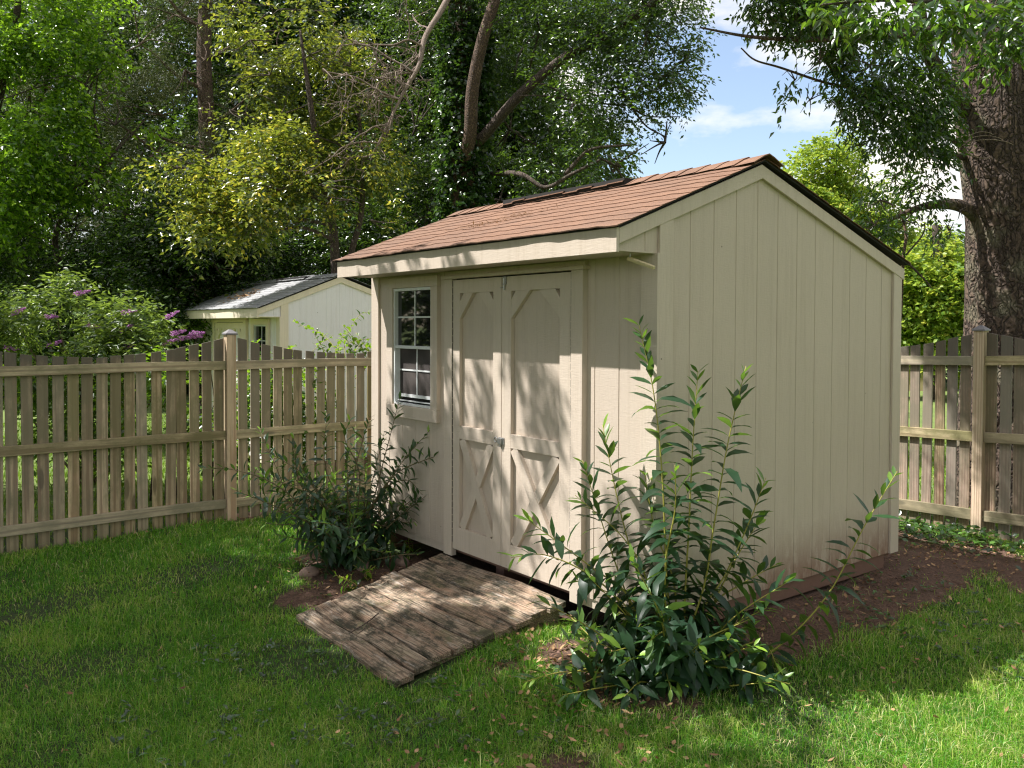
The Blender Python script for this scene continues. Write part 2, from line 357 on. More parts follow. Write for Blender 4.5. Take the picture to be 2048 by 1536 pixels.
def dirt_mask(x, y):
    """1 = bare soil"""
    x = np.asarray(x, float); y = np.asarray(y, float); P = np.stack([x, y, 0 * x], -1)
    n = .22 * vnoise(P, 2.0, 1) + .16 * vnoise(P, 6., 2) + .1 * vnoise(P, 14., 0)
    m = np.full(x.shape, -1.0)
    def ell(cx, cy, rx, ry, k=1.):
        nonlocal m; m = np.maximum(m, k * (1 - ((x - cx) / rx) ** 2 - ((y - cy) / ry) ** 2))
    ell(.15, 1.5, .50, 2.3, 1.2); ell(.35, 3.3, 1.4, .9, .9); ell(-.6, 3.7, 2., .8, .9); ell(1.5, 2.7, .5, .5, .6)
    ell(.40, -1.0, .26, .22, .6); ell(.0, -.35, .70, .36, 1.0); ell(-.35, -.7, .3, .28, .5)
    ell(-2.65, -.45, .75, .5, 1.2); ell(-3., .5, .5, 1.0, .6); ell(-2.35, -.85, .35, .4, .9)
    ell(-1.7, 1.2, 1.9, 1.6, 2.)
    ell(-4.9, -.5, .35, .5, .8)
    m = m + n - .12
    return np.clip(m * 2.2 - .15, 0, 1)
def lines(a, b, fine, far):
    core = np.arange(a, b + 1e-6, fine); t = (np.geomspace(1, far, 26) - 1)
    return np.concatenate([a - t[:0:-1], core, b + t[1:]])
gx = lines(-6.5, 4.0, .06, 900); gy = lines(-4.6, 5.5, .06, 900)
X, Y = np.meshgrid(gx, gy); Z = ground_z(X, Y); nx, ny = len(gx), len(gy)
V = np.stack([X, Y, Z], -1).reshape(-1, 3)
i, j = np.meshgrid(np.arange(nx - 1), np.arange(ny - 1)); a = (j * nx + i).ravel()
T = np.concatenate([np.stack([a, a + 1, a + nx + 1], -1), np.stack([a, a + nx + 1, a + nx], -1)])
me = np_mesh('ground', V, T)
at_ = me.attributes.new('dirt', 'FLOAT', 'POINT'); at_.data.foreach_set('value', dirt_mask(V[:, 0], V[:, 1]).astype(np.float32))
s = NT('soil_and_turf'); o = s.obj(); A = s.n('ShaderNodeAttribute'); A.attribute_name = 'dirt'
n_a = s.noise(o, 6, 6, .7); n_b = s.noise(o, 60, 5, .75); n_c = s.noise(o, 1.2, 3)
soil = s.mix(s.ramp(n_a, [(.35, 0.), (.65, 1.)]), (.125, .070, .046), (.20, .115, .078)); soil = s.mix(s.ramp(n_b, [(.38, .8), (.55, 0.)]), soil, (.055, .034, .024))
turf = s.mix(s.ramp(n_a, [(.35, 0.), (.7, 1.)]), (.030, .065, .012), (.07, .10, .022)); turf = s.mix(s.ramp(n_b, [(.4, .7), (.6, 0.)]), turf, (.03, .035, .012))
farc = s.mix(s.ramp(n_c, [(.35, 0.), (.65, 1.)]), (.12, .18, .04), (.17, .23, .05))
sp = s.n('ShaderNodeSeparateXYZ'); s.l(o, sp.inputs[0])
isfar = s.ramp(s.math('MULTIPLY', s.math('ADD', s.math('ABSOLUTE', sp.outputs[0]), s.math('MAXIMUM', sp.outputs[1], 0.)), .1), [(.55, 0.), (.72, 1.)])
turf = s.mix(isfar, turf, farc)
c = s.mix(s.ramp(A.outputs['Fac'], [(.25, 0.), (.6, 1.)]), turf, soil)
s.bump(s.math('ADD', n_b, s.math('MULTIPLY', n_a, 1.5)), .9, .02)
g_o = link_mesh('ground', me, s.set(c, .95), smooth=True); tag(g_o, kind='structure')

# grass blades --------------------------------------------------------
def blades(name, mat, px, py, h, w, tint, rng, lean=.5):
    n = len(px); z = ground_z(px, py) - .004
    B = np.stack([px, py, z], -1); az = rng.uniform(0, 2 * PI, n); D = np.stack([np.cos(az), np.sin(az), 0 * az], -1)
    fa = rng.uniform(0, 2 * PI, n); S = np.stack([np.cos(fa), np.sin(fa), 0 * fa], -1)
    ln = (rng.random(n) ** .9) * lean; up = np.array([0, 0, 1.])
    mid = B + up * (h * (.55 - .1 * ln))[:, None] + D * (h * .30 * ln)[:, None]
    tip = B + up * (h * (1 - .55 * ln))[:, None] + D * (h * 1.15 * ln)[:, None]
    wv = (S * (w / 2)[:, None])
    V = np.stack([B - wv, B + wv, mid - wv * .8, mid + wv * .8, tip], 1).reshape(-1, 3)
    k = np.arange(n)[:, None] * 5
    T = np.concatenate([k + np.array([0, 1, 3]), k + np.array([0, 3, 2]), k + np.array([2, 3, 4])], 1).reshape(-1, 3)
    me = np_mesh(name, V, T, np.repeat(tint, 3)); o = link_mesh(name, me, mat); return o
rng = np.random.default_rng(3)
def in_shed(x, y): return (x > -3.2) & (x < .0) & (y > -.0) & (y < 2.53)
def in_ramp(x, y): return (x > -2.12) & (x < -.72 - .0) & (y > -1.17) & (y < .05)
N = 2_100_000
zc = rng.uniform(2.4, 11.5, N); uc = rng.uniform(-.98, .92, N)
Pq = CAM[None] + zc[:, None] * (CF + uc[:, None] * CR); px, py = Pq[:, 0], Pq[:, 1]
dens = np.minimum(1, (zc / 11.5) * (5.2 / zc) ** 1.9)      # even cover, thinning with distance
P3 = np.stack([px, py, 0 * px], -1); dm = dirt_mask(px, py)
clump = .5 + .5 * vnoise(P3, 3.2, 2)
keep = (rng.random(N) < dens * np.clip(1.05 - dm * 1.12, .015, 1) * np.clip(.55 + clump, .25, 1)) & ~in_shed(px, py) & ~in_ramp(px, py) & (px > -4.93) & (py < 4.45)
px, py, zc, clump, dm = px[keep], py[keep], zc[keep], clump[keep], dm[keep]
n = len(px); print('blades', n)
h = rng.uniform(.028, .07, n) * (.75 + .5 * np.clip(clump, 0, 1.2)) * np.where(rng.random(n) < .04, 1.7, 1) * (1 - .35 * dm)
w = rng.uniform(.0024, .0046, n) * np.clip(zc / 4.5, .9, 2.0)
tint = np.clip(rng.normal(.34, .21, n) + .10 * vnoise(np.stack([px, py, 0 * px], -1), 2.1, 0) + .12 * vnoise(np.stack([px, py, 0 * px], -1), 11., 1), 0, .78); tint = np.where(rng.random(n) < .09 + .12 * (px > .2) * (py > -1.6), rng.uniform(.72, 1, n), tint)  # extra straw blades at right, also to brighten the sunlit patch by colour
o = blades('grass', L_grass, px, py, h, w, tint, rng, 1.25); tag(o, 'short green lawn grass growing in the fenced yard', 'grass', kind='stuff')
N = 120_000
px = rng.uniform(-17, 3, N); py = rng.uniform(-5, 14, N)
kp = (px < -5.05) | (py > 4.62); kp &= ~((px > -12) & (px < -8.4) & (py > 1.3) & (py < 4.2)); px, py = px[kp], py[kp]; n = len(px)
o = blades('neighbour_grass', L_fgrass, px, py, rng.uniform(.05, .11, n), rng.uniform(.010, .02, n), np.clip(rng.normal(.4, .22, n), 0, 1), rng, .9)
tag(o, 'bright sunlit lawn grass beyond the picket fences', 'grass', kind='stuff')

# ------------------------------------------------------------------ foliage
def leaf_arrays(B, A, Nn, L, Wd, tint, droop=.15, fold=.12):
    S = unit(np.cross(A, Nn)); Nn = unit(np.cross(S, A)); L = L[:, None]; Wd = Wd[:, None]
    m = B + A * L * .42 + Nn * Wd * fold
    V = np.stack([B, m + S * Wd * .5, B + A * L - Nn * L * droop, m - S * Wd * .5], 1).reshape(-1, 3)
    k = np.arange(len(B))[:, None] * 4
    T = np.concatenate([k + np.array([0, 1, 2]), k + np.array([0, 2, 3])], 1).reshape(-1, 3)
    return V, T, np.repeat(tint, 2)
def rich_leaves(B, A, Nn, L, Wd, tint, curve=.5):
    """broad curved leaf of eight triangles for plants near the camera"""
    S = unit(np.cross(A, Nn)); Nn = unit(np.cross(S, A)); L = L[:, None]; Wd = Wd[:, None]; c = curve if np.ndim(curve) else np.full(len(B), curve); c = c[:, None]
    def mid(t): return B + A * L * (t - .12 * c * t * t) - Nn * L * c * .55 * t * t
    rows = [B]
    prof = [(.22, .30), (.5, .5), (.78, .30)]
    for t, wd in prof:
        m = mid(t); rows += [m + S * Wd * wd + Nn * Wd * .10, m, m - S * Wd * wd + Nn * Wd * .10]
    rows.append(mid(1.))
    V = np.stack(rows, 1).reshape(-1, 3); k = np.arange(len(B))[:, None] * 11
    tri = [(0, 1, 2), (0, 2, 3)]
    for r in (0, 3):
        a = 1 + r
        tri += [(a, a + 3, a + 4), (a, a + 4, a + 1), (a + 1, a + 4, a + 5), (a + 1, a + 5, a + 2)]
    tri += [(7, 10, 8), (8, 10, 9)]
    T = np.concatenate([k + np.array(t) for t in tri], 1).reshape(-1, 3)
    return V, T, np.repeat(tint, len(tri))
def twig_leaves(P, D, nl, tl, leaf, rng, spread=.9, up=.7, tint=(.35, .2), droop=.15, jitter=.6, wr=.45):
    """P twig roots, D twig directions; nl leaves on each"""
    n = len(P); t = (np.arange(nl) + .5) / nl
    TL = rng.uniform(tl[0], tl[1], n)
    B = P[:, None] + D[:, None] * (t[None, :, None] * TL[:, None, None]); B = B + rng.normal(size=B.shape) * .012 * (leaf[1] / .06)
    B[..., 2] -= (t ** 2)[None] * TL[:, None] * .22
    side = np.where(np.arange(nl) % 2, 1., -1.)
    h = unit(np.cross(D, [0, 0, 1.]))
    A = D[:, None] * (1 - spread * .45) + h[:, None] * side[None, :, None] * spread + rng.normal(size=B.shape) * jitter * .45
    A[..., 2] -= .15 + droop; A = unit(A)
    Nn = np.array([0, 0, 1.]) * up + rng.normal(size=B.shape) * jitter
    m = n * nl; L = rng.uniform(leaf[0], leaf[1], m)
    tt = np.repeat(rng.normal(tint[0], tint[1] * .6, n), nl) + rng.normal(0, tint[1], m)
    return leaf_arrays(B.reshape(m, 3), A.reshape(m, 3), Nn.reshape(m, 3), L, L * wr * rng.uniform(.8, 1.2, m), np.clip(tt, 0, 1), droop)
def blob_points(blobs, n, rng, shell=.55, gap=-.15, freq=1.4):
    C = np.array([b[0] for b in blobs]); Rr = np.array([b[1] if np.ndim(b[1]) else (b[1],) * 3 for b in blobs], float)
    wt = (Rr.prod(1)) ** .72; wt /= wt.sum(); P = []; D = []; got = 0
    while got < n:
        k = rng.choice(len(blobs), n, p=wt); d = unit(rng.normal(size=(n, 3))); r = shell + (1 - shell) * rng.random(n) ** .6
        r = np.where(rng.random(n) < .35, rng.random(n) ** .5, r) * rng.uniform(.85, 1.12, n)
        p = C[k] + d * Rr[k] * r[:, None]
        ok = vnoise(p, freq, 1) + .5 * vnoise(p, freq * 2.6, 2) > gap
        P.append(p[ok]); D.append(d[ok]); got += ok.sum()
    return np.concatenate(P)[:n], np.concatenate(D)[:n]
def crown(name, parent, mat, blobs, ntw, nl, tl, leaf, rng, **kw):
    shell = kw.pop('shell', .55); gap = kw.pop('gap', -.15); freq = kw.pop('freq', 1.4); outw = kw.pop('outw', .8); dz = kw.pop('dz', -.1); minz = kw.pop('minz', -.3)
    clip = kw.pop('clip', None)
    P, D = blob_points(blobs, ntw, rng, shell, gap, freq); ok = P[:, 2] > minz
    if clip is not None: ok &= clip(P)
    P, D = P[ok], D[ok]
    D = unit(D * outw + rng.normal(size=D.shape) * .6 + np.array([0, 0, dz]))
    V, T, t = twig_leaves(P, D, nl, tl, leaf, rng, **kw)
    return link_mesh(name, np_mesh(name, V - np.array(parent.location)[None], T, t), mat, parent)
def limb(parent, path, r0, r1, mat=None, name='limb', n=8, k=6, wob=.0, rng=None):
    P = smooth_path(path, k)
    if wob and rng is not None:
        q = rng.normal(size=P.shape) * wob; q[0] = 0; P = P + q
    m = MB(); m.tube(P - np.array(parent.location), np.linspace(r0, r1, len(P)), n); return m.build(name, mat or M_limb, parent, smooth=True)
def branchlets(parent, blobs, root_r, rng, per=5, mat=None, r=.018):
    m = MB(); loc = np.array(parent.location)
    for b in blobs:
        c = np.array(b[0]); R_ = np.array(b[1] if np.ndim(b[1]) else (b[1],) * 3)
        for _ in range(per):
            d = unit(rng.normal(size=3)); e = c + d * R_ * .95; mid = c + (e - c) * .5 + rng.normal(size=3) * R_ * .12
            m.tube(smooth_path([c - loc, mid - loc, e - loc], 4), np.linspace(r, r * .25, 9), 5, False)
    return m.build('branchwork', mat or M_limb, parent, smooth=True)
def trunk_mesh(parent, path, radii, mat, name='trunk', nseg=40, k=10, ridge=.045, rng=None, flare=0.):
    P = smooth_path(path, k) - np.array(parent.location); rr = np.interp(np.linspace(0, 1, len(P)), np.linspace(0, 1, len(radii)), radii)
    V, F = tube_np(P, rr, nseg, True); ax = np.repeat(P, nseg, 0); d = V - ax; rad = np.linalg.norm(d, axis=1, keepdims=True)
    q = np.concatenate([d / rad * 4.5, ax[:, 2:3] * 1.1], 1)
    rd = np.abs(np.sin(q[:, :3] @ np.array([2.1, 3.3, .0]) * 1.5 + 2 * vnoise(np.c_[q[:, :2], q[:, 3:] * 1.], .5)))
    V = ax + d * (1 + ridge * (rd[:, None] - .5) * 2 + .05 * vnoise(np.c_[q[:, :2] * .4, q[:, 3:]], .9, 1)[:, None])
    me = bpy.data.meshes.new(name); me.from_pydata(V.tolist(), [], F); me.update()
    return link_mesh(name, me, mat, parent, smooth=True)

# ------------------------------------------------------------------ sheds
def siding(m, org, e, nrm, s0, s1, grooves, zb, zt, extra=()):
    """grooved sheet siding; zt(s) gives the top line"""
    org, e, nrm = map(np.array, (org, e, nrm)); pts = [(s0, 0.)]
    ev = sorted([(g, 'g') for g in grooves if s0 + .012 < g < s1 - .012] + [(x, 'x') for x in extra if s0 < x < s1])
    for g, k in ev:
        if k == 'g': pts += [(g - .0052, 0.), (g - .0030, -.0038), (g + .0030, -.0038), (g + .0052, 0.)]
        else: pts.append((g, 0.))
    pts.append((s1, 0.))
    for (a, da), (b, db) in zip(pts[:-1], pts[1:]):
        pa = org + e * a + nrm * da; pb = org + e * b + nrm * db
        m.poly([pa + (0, 0, zb), pb + (0, 0, zb), pb + (0, 0, zt(b)), pa + (0, 0, zt(a))], [(0, 1, 2, 3)])
def board(m, p0, p1, width, thick, normal):
    """flat board from p0 to p1 (centre line), its width in the plane across normal"""
    p0, p1, normal = map(lambda q: np.array(q, float), (p0, p1, normal)); d = unit(p1 - p0); w = unit(np.cross(d, normal)) * width / 2; n = normal * thick
    m.poly([p0 - w, p0 + w, p1 + w, p1 - w, p0 - w + n, p0 + w + n, p1 + w + n, p1 - w + n], [(3, 2, 1, 0), (4, 5, 6, 7), (0, 1, 5, 4), (1, 2, 6, 5), (2, 3, 7, 6), (3, 0, 4, 7)])
SW, SD = 3.19, 2.5243
def rake_bot(y): return 2.526 - .387 * (.895 - y) if y < .895 else 2.526 - .331 * (y - .895)
def shingles(parent, name, ye, ze, yr, zr, x0, x1, nc, mat, rng, front=True, curl=.004):
    m = MB(); xs = np.linspace(x0, x1, 46); n = len(xs); d = np.array([yr - ye, zr - ze]); L = np.linalg.norm(d); d /= L; nr = np.array([-d[1], d[0]]) * (1 if front else -1)
    if nr[1] < 0: nr = -nr
    wob = rng.normal(0, .0022, n)
    for c in range(nc):
        t0 = L * c / nc; t1 = min(L, L * (c + 1) / nc + .012)
        e = np.convolve(rng.normal(0, .004, n + 6), np.ones(7) / 3.2, 'valid')[:n] + (rng.normal(0, .0012, n))
        bulge = np.maximum(0, (xs - (x1 - .20)) / .20) ** 2 * -curl
        rows = []
        for (t, off) in ((t0, .0030), (t0, .0098), (t1, .0048)):
            tt = t + (e if t == t0 else 0 * e)
            rows.append([(xs[i], ye + d[0] * tt[i] + nr[0] * (off + wob[i]), ze + d[1] * tt[i] + nr[1] * (off + wob[i]) + bulge[i]) for i in range(n)])
        b = [p for r in rows for p in r]
        F = [(i, i + 1, n + i + 1, n + i) for i in range(n - 1)] + [(n + i, n + i + 1, 2 * n + i + 1, 2 * n + i) for i in range(n - 1)]
        F += [(n - 1, 2 * n - 1, 3 * n - 1), (0, 2 * n, n)]
        m.poly(b, F)
    return m.build(name, mat, parent)

def make_shed(loc, label, group, P, detail=True, door=(-1.957, -1.368, -.664), win=(-2.925, -2.17), rng=None):
    """garden shed: front on the plane y=0 facing -y, gable end on the plane x=0 facing +x"""
    Ms, Mt, Mr = P
    root = empty('garden_shed', loc, label, 'shed', group)
    gr = [-3.19 + .2603 - .2032 * 1 + .2032 * k for k in range(15)]
    dx0, dc, dx1 = door; cas = .105
    wx0, wx1 = win; wz0, wz1 = .90, 1.985
    top = 2.03
    # walls
    m = MB()
    segs = sorted([(-SW, -SW), (dx0 - cas * .6, dx1 + cas * .6), (wx0 + .03, wx1 - .03)])
    def piece(a, b, zb, zt): siding(m, (0, 0, 0), (1, 0, 0), (0, -1, 0), a, b, gr, zb, lambda s: zt)
    if wx0 < dx0:
        piece(-SW, wx0 + .03, 0, top); piece(wx0 + .03, wx1 - .03, 0, wz0 + .03); piece(wx0 + .03, wx1 - .03, wz1 - .03, top)
        piece(wx1 - .03, dx0 - cas + .02, 0, top); piece(dx1 + cas - .02, 0, 0, top); piece(dx0 - cas + .02, dx1 + cas - .02, 1.99, top)
    else:
        piece(-SW, dx0 - cas + .02, 0, top); piece(dx1 + cas - .02, wx0 + .03, 0, top); piece(wx0 + .03, wx1 - .03, 0, wz0 + .03); piece(wx0 + .03, wx1 - .03, wz1 - .03, top)
        piece(wx1 - .03, 0, 0, top); piece(dx0 - cas + .02, dx1 + cas - .02, 1.99, top)
    m.build('front_wall', Ms, root)
    m = MB(); siding(m, (0, 0, 0), (0, 1, 0), (1, 0, 0), 0, SD, [.2662 + .2032 * k for k in range(11)], 0, lambda s: rake_bot(s) + .02, (.895,)); m.build('gable_wall', Ms, root)
    m = MB(); siding(m, (-SW, 0, 0), (0, 1, 0), (-1, 0, 0), 0, SD, [.2662 + .2032 * k for k in range(11)], 0, lambda s: rake_bot(s) + .02, (.895,)); m.build('gable_wall', Ms, root)
    m = MB(); siding(m, (0, SD, 0), (-1, 0, 0), (0, 1, 0), 0, SW, [.2 + .2032 * k for k in range(15)], 0, lambda s: rake_bot(SD)); m.build('rear_wall', Ms, root)
    m = MB(); m.box(-SW + .03, -.03, .03, SD - .03, -.03, .0); m.build('floor', M_brownbeam, root)
    # corner boards
    m = MB(); m.prism([(-.103, -.0), (-.103, -.019), (.019, -.019), (.019, .0), (0.0006, 0.0), (0.0006, -.0006)], 2, -.002, 2.028)
    m.build('corner_board', Mt, root, bevel=.0025)
    m = MB(); P_ = [(.0008, -.0), (.0185, -.0), (.0185, .108), (.0008, .108)]
    m.poly([(.0008, .0, -.002), (.0185, .0, -.002), (.0185, .108, -.002), (.0008, .108, -.002), (.0008, .0, rake_bot(0) + .004), (.0185, .0, rake_bot(0) + .004), (.0185, .108, rake_bot(.108) + .004), (.0008, .108, rake_bot(.108) + .004)],
           [(0, 3, 2, 1), (4, 5, 6, 7), (0, 1, 5, 4), (1, 2, 6, 5), (2, 3, 7, 6), (3, 0, 4, 7)]); m.build('corner_board', Mt, root, bevel=.0025)
    m = MB(); a, b = 2.435, SD + .019
    m.poly([(.0008, a, -.002), (.019, a, -.002), (.019, b, -.002), (.0008, b, -.002), (.0008, a, rake_bot(a) + .004), (.019, a, rake_bot(a) + .004), (.019, b, rake_bot(b) + .004), (.0008, b, rake_bot(b) + .004)],
           [(0, 3, 2, 1), (4, 5, 6, 7), (0, 1, 5, 4), (1, 2, 6, 5), (2, 3, 7, 6), (3, 0, 4, 7)]); m.build('corner_board', Mt, root, bevel=.0025)
    m = MB(); m.box(-SW - .019, -SW + .10, -.019, -.0008, -.002, 2.028); m.box(-SW - .019, -SW - .0008, 0, .1, -.002, 2.028); m.build('corner_board', Mt, root, bevel=.0025)
    # eave
    m = MB(); m.box(-SW - .014, .022, -.333, -.3127, 2.0145, 2.150); m.build('fascia', Mt, root, bevel=.002)
    m = MB(); m.box(-SW, .001, -.3125, -.001, 2.024, 2.033); m.build('soffit', Mt, root)
    for x in (0.0005, -SW - .0005):
        m = MB(); siding(m, (x, 0, 0), (0, 1, 0), (1 if x > -1 else -1, 0, 0), -.312, -.0005, [-.10], 2.033, lambda s: rake_bot(s) + .02); m.build('eave_return', Ms, root)
    for x in (.003, -SW - .025):
        m = MB()
        out = [(-.3125, rake_bot(-.3125)), (.895, 2.526), (SD + .045, rake_bot(SD + .045)), (SD + .045, rake_bot(SD + .045) + .078), (.885, 2.608), (-.3125, 2.141)]
        m.poly([(x, p, q) for p, q in out] + [(x + .020, p, q) for p, q in out],
               [(0, 5, 4, 1), (1, 4, 3, 2), (6, 7, 10, 11), (7, 8, 9, 10)] + [(i, (i + 1) % 6, 6 + (i + 1) % 6, 6 + i) for i in range(6)])
        m.build('rake_board', Mt, root, bevel=.002)
    # roof: dark deck and felt, then the courses
    ye, ze, yr, zr, yb, zb = -.337, 2.141, .89, 2.625, SD + .07, 2.078
    roof = MB()
    for (a, za, b, zb_) in ((ye, ze, yr, zr), (yr, zr, yb, zb)):
        roof.poly([(-SW - .04, a, za), (.04, a, za), (.04, b, zb_), (-SW - .04, b, zb_), (-SW - .04, a, za + .012), (.04, a, za + .012), (.04, b, zb_ + .012), (-SW - .04, b, zb_ + .012)],
                  [(3, 2, 1, 0), (4, 5, 6, 7), (0, 1, 5, 4), (1, 2, 6, 5), (2, 3, 7, 6), (3, 0, 4, 7)])
    ro = roof.build('roof', M_black, root)
    shingles(ro, 'front_shingles', ye - .022, ze + .004, yr, zr + .013, -SW - .05, .052, 11, Mr, rng)
    shingles(ro, 'rear_shingles', yb + .01, zb + .012, yr, zr + .013, -SW - .05, .052, 13, Mr, rng, front=False)
    m = MB()                                    # ridge cap pieces, each lapping the next
    k = 22; xs = np.linspace(-SW - .05, .052, k + 1)
    for a, b in zip(xs[:-1], xs[1:]):
        q = .004 * rng.random(); pr = [(yr - .15, zr - .042), (yr - .05, zr + .008), (yr, zr + .026), (yr + .05, zr + .010), (yr + .15, zr - .034)]
        P0 = [(a, p, z + .010 + q) for p, z in pr]; P1 = [(b + .02, p, z + .017 + q) for p, z in pr]; P2 = [(b + .02, p, z + .010 + q) for p, z in pr]
        m.poly(P0 + P1 + P2, [(i, i + 1, 6 + i, 5 + i) for i in range(4)] + [(5 + i, 6 + i, 11 + i, 10 + i) for i in range(4)])
    m.build('ridge_cap', Mr, ro)
    # ridge vent: a long raised cap standing off the shingles over a black block that paints in the slot's shade
    m = MB(); xa, xb = (-2.42, -1.02) if detail else (-2.0, -.9)
    for i in range(9):
        a = xa + (xb - xa) * i / 9; b = xa + (xb - xa) * (i + 1) / 9; l0 = .010 + .016 * abs(math.sin(i * 1.3)) if detail else .012
        y0 = yr - .155; z0 = zr - .055
        m.poly([(a, y0, z0 + .035 + l0), (b + .012, y0 - .004, z0 + .037 + l0), (b + .012, yr + .02, zr + .056), (a, yr + .02, zr + .052),
                (a, y0, z0 + .029 + l0), (b + .012, y0 - .004, z0 + .030 + l0)], [(0, 1, 2, 3), (4, 5, 1, 0)])
    rv = m.build('ridge_vent', Mr, ro)
    m = MB(); m.box(xa + .02, xb + .01, yr - .14, yr, zr - .06, zr + .028); m.build('vent_slot_shade', M_black, rv)  # solid black block stands in for shade under the cap
    # skirt and skids
    for xa, xb in ((-SW + .01, dx0 - cas + .03), (dx1 + cas - .03, -.03)):
        m = MB(); m.box(xa, xb, .012, .035, -.058, -.003); m.build('skirt_board', Mt, root)
    m = MB(); m.box(-.055, -.012, .03, SD - .12, -.105, -.002); m.build('skid', M_brownbeam, root, bevel=.004)
    for x in (-1.6, -3.1): 
        m = MB(); m.box(x, x + .09, .1, SD - .12, -.22, -.004); m.build('skid', M_brownbeam, root)
    # doors
    m = MB(); m.box(dx0 - .02, dx1 + .02, .004, .03, .0, 1.99); m.build('door_gap_shade', M_dark, root)  # near-black backing stands in for the shade in the door gaps
    for (a, b, gv) in ((dx0 + .004, dc - .003, (.237, .427)), (dc + .003, dx1 - .004, (.255, .48))):
        w = b - a; l_st = .084 if a < dc - .1 else .100; r_st = .094 if a < dc - .1 else .106
        m = MB(); siding(m, (0, -.004, 0), (1, 0, 0), (0, -1, 0), a, b, [a + g for g in gv], .012, lambda s: 1.956)
        m.box(a, b, -.0035, .003, .012, 1.956); d = m.build('door', Ms, root)
        y0, y1 = -.033, -.0045; z1, z0 = 1.8595, .175; mr0, mr1 = .818, .911
        m = MB(); m.box(a, a + l_st, y0, y1, .012, 1.956); m.box(b - r_st, b, y0, y1, .012, 1.956)
        m.box(a + l_st, b - r_st, y0, y1, z1, 1.956); m.box(a + l_st, b - r_st, y0, y1, mr0, mr1); m.box(a + l_st, b - r_st, y0, y1, .012, z0)
        m.build('door_frame', Mt, d, bevel=.0018)
        L_, R_ = a + l_st, b - r_st; c = (L_ + R_) / 2 - .006; hw = .045 if w > .65 else .035; zs = 1.676
        m = MB()
        for sg, xx in ((1, L_), (-1, R_)):
            pts = [(xx, zs), (c - sg * hw, z1 - .0005), (xx + sg * .046, z1 - .0005), (xx, z1 - .058)]
            if sg < 0: pts = pts[::-1]
            m.prism(pts, 1, y0 + .0015, y1)
        m.build('arch_brace', Mt, d, bevel=.0015)
        m = MB()
        board(m, (L_ + .028, y1, mr0 - .003), (R_ - .028, y1, z0 + .003), .072, .0272, (0, -1, 0)); m.build('cross_brace', Mt, d)
        m = MB()
        board(m, (R_ - .028, y1, mr0 - .003), (L_ + .028, y1, z0 + .003), .072, .0245, (0, -1, 0)); m.build('cross_brace', Mt, d)
        hx = a - .004 if a < dc - .1 else b + .001
        m = MB()
        for q in range(38): m.box(hx, hx + .004, -.0375, -.0335, .06 + q * .05, .06 + q * .05 + .042)
        m.build('hinge', M_hinge, d)
    m = MB(); m.box(dx0 - cas, dx0 - .002, -.041, .003, -.045, 1.9645); m.build('door_casing', Mt, root, bevel=.0025)
    m = MB(); m.box(dx1 + .002, dx1 + cas, -.041, .003, -.045, 1.9645); m.build('door_casing', Mt, root, bevel=.0025)
    m = MB(); m.box(dx0 - cas - .02, dx1 + cas + .02, -.058, .002, 1.965, 1.988); m.box(dx0 - cas - .005, dx1 + cas + .005, -.030, .001, 1.989, 2.022); m.build('door_header', Mt, root, bevel=.002)
    # window
    f = MB(); tw = .09
    f.box(wx0, wx0 + tw, -.034, .01, wz0 + .098, wz1 - .062); f.box(wx1 - tw, wx1, -.034, .01, wz0 + .098, wz1 - .062)
    f.box(wx0, wx1, -.0342, .01, wz1 - .0615, wz1 + .02); f.box(wx0, wx1, -.036, .01, wz0, wz0 + .0975)
    win_o = f.build('window', Mt, root, bevel=.0025)
    ix0, ix1, iz0, iz1 = wx0 + tw + .001, wx1 - tw - .001, wz0 + .099, wz1 - .063; im = 1.466
    f = MB(); t = .022
    f.box(ix0, ix0 + t, -.020, .03, iz0, iz1); f.box(ix1 - t, ix1, -.020, .03, iz0, iz1); f.box(ix0 + t, ix1 - t, -.020, .03, iz1 - t, iz1); f.box(ix0 + t, ix1 - t, -.022, .03, iz0, iz0 + .016)
    f.box(ix0 + t, ix1 - t, -.017, .0, im - .02, im + .004); f.build('window_frame', M_vinyl, win_o, bevel=.0015)
    mc = (ix0 + ix1) / 2
    f = MB(); f.box(mc - .006, mc + .006, .004, .010, im + .004, iz1 - t); f.box(ix0 + t, mc - .006, .0045, .0095, (im + iz1) / 2 - .006, (im + iz1) / 2 + .006); f.box(mc + .006, ix1 - t, .0045, .0095, (im + iz1) / 2 - .006, (im + iz1) / 2 + .006)
    lo = iz0 + .085; f.box(mc - .006, mc + .006, .024, .030, lo, im - .02); f.box(ix0 + t, mc - .006, .0245, .0295, (lo + im) / 2 - .006, (lo + im) / 2 + .006); f.box(mc + .006, ix1 - t, .0245, .0295, (lo + im) / 2 - .006, (lo + im) / 2 + .006)
    f.box(ix0 + t, ix1 - t, .020, .034, lo - .024, lo); f.box(ix0 + t, ix1 - t, .0, .02, iz0 + .030, iz0 + .037)
    f.build('muntin', M_vinyl, win_o)
    f = MB(); f.box(ix0 + t, ix1 - t, .011, .014, im + .004, iz1 - t); f.build('glass', M_glass, win_o)
    f = MB(); f.box(ix0 + t, ix1 - t, .031, .033, lo - .001, im - .02); f.build('screen', M_screen, win_o)
    f = MB(); f.box(ix0 - .02, ix1 + .02, .05, .07, iz0 - .03, iz1 + .03); f.build('interior_shade_sheet', M_dark, win_o)  # near-black sheet stands in for the unlit room behind the window
    return root

rg = np.random.default_rng(21)
shed = make_shed((0, 0, 0), 'beige wooden garden shed with brown shingle roof and double doors above the plank ramp', None, (M_paint, M_trim, M_roof), rng=rg)
for ch in shed.children:
    if ch.name.startswith('gable_wall'): ch['label'] = 'grooved side wall with red soil splashed along its foot'; break
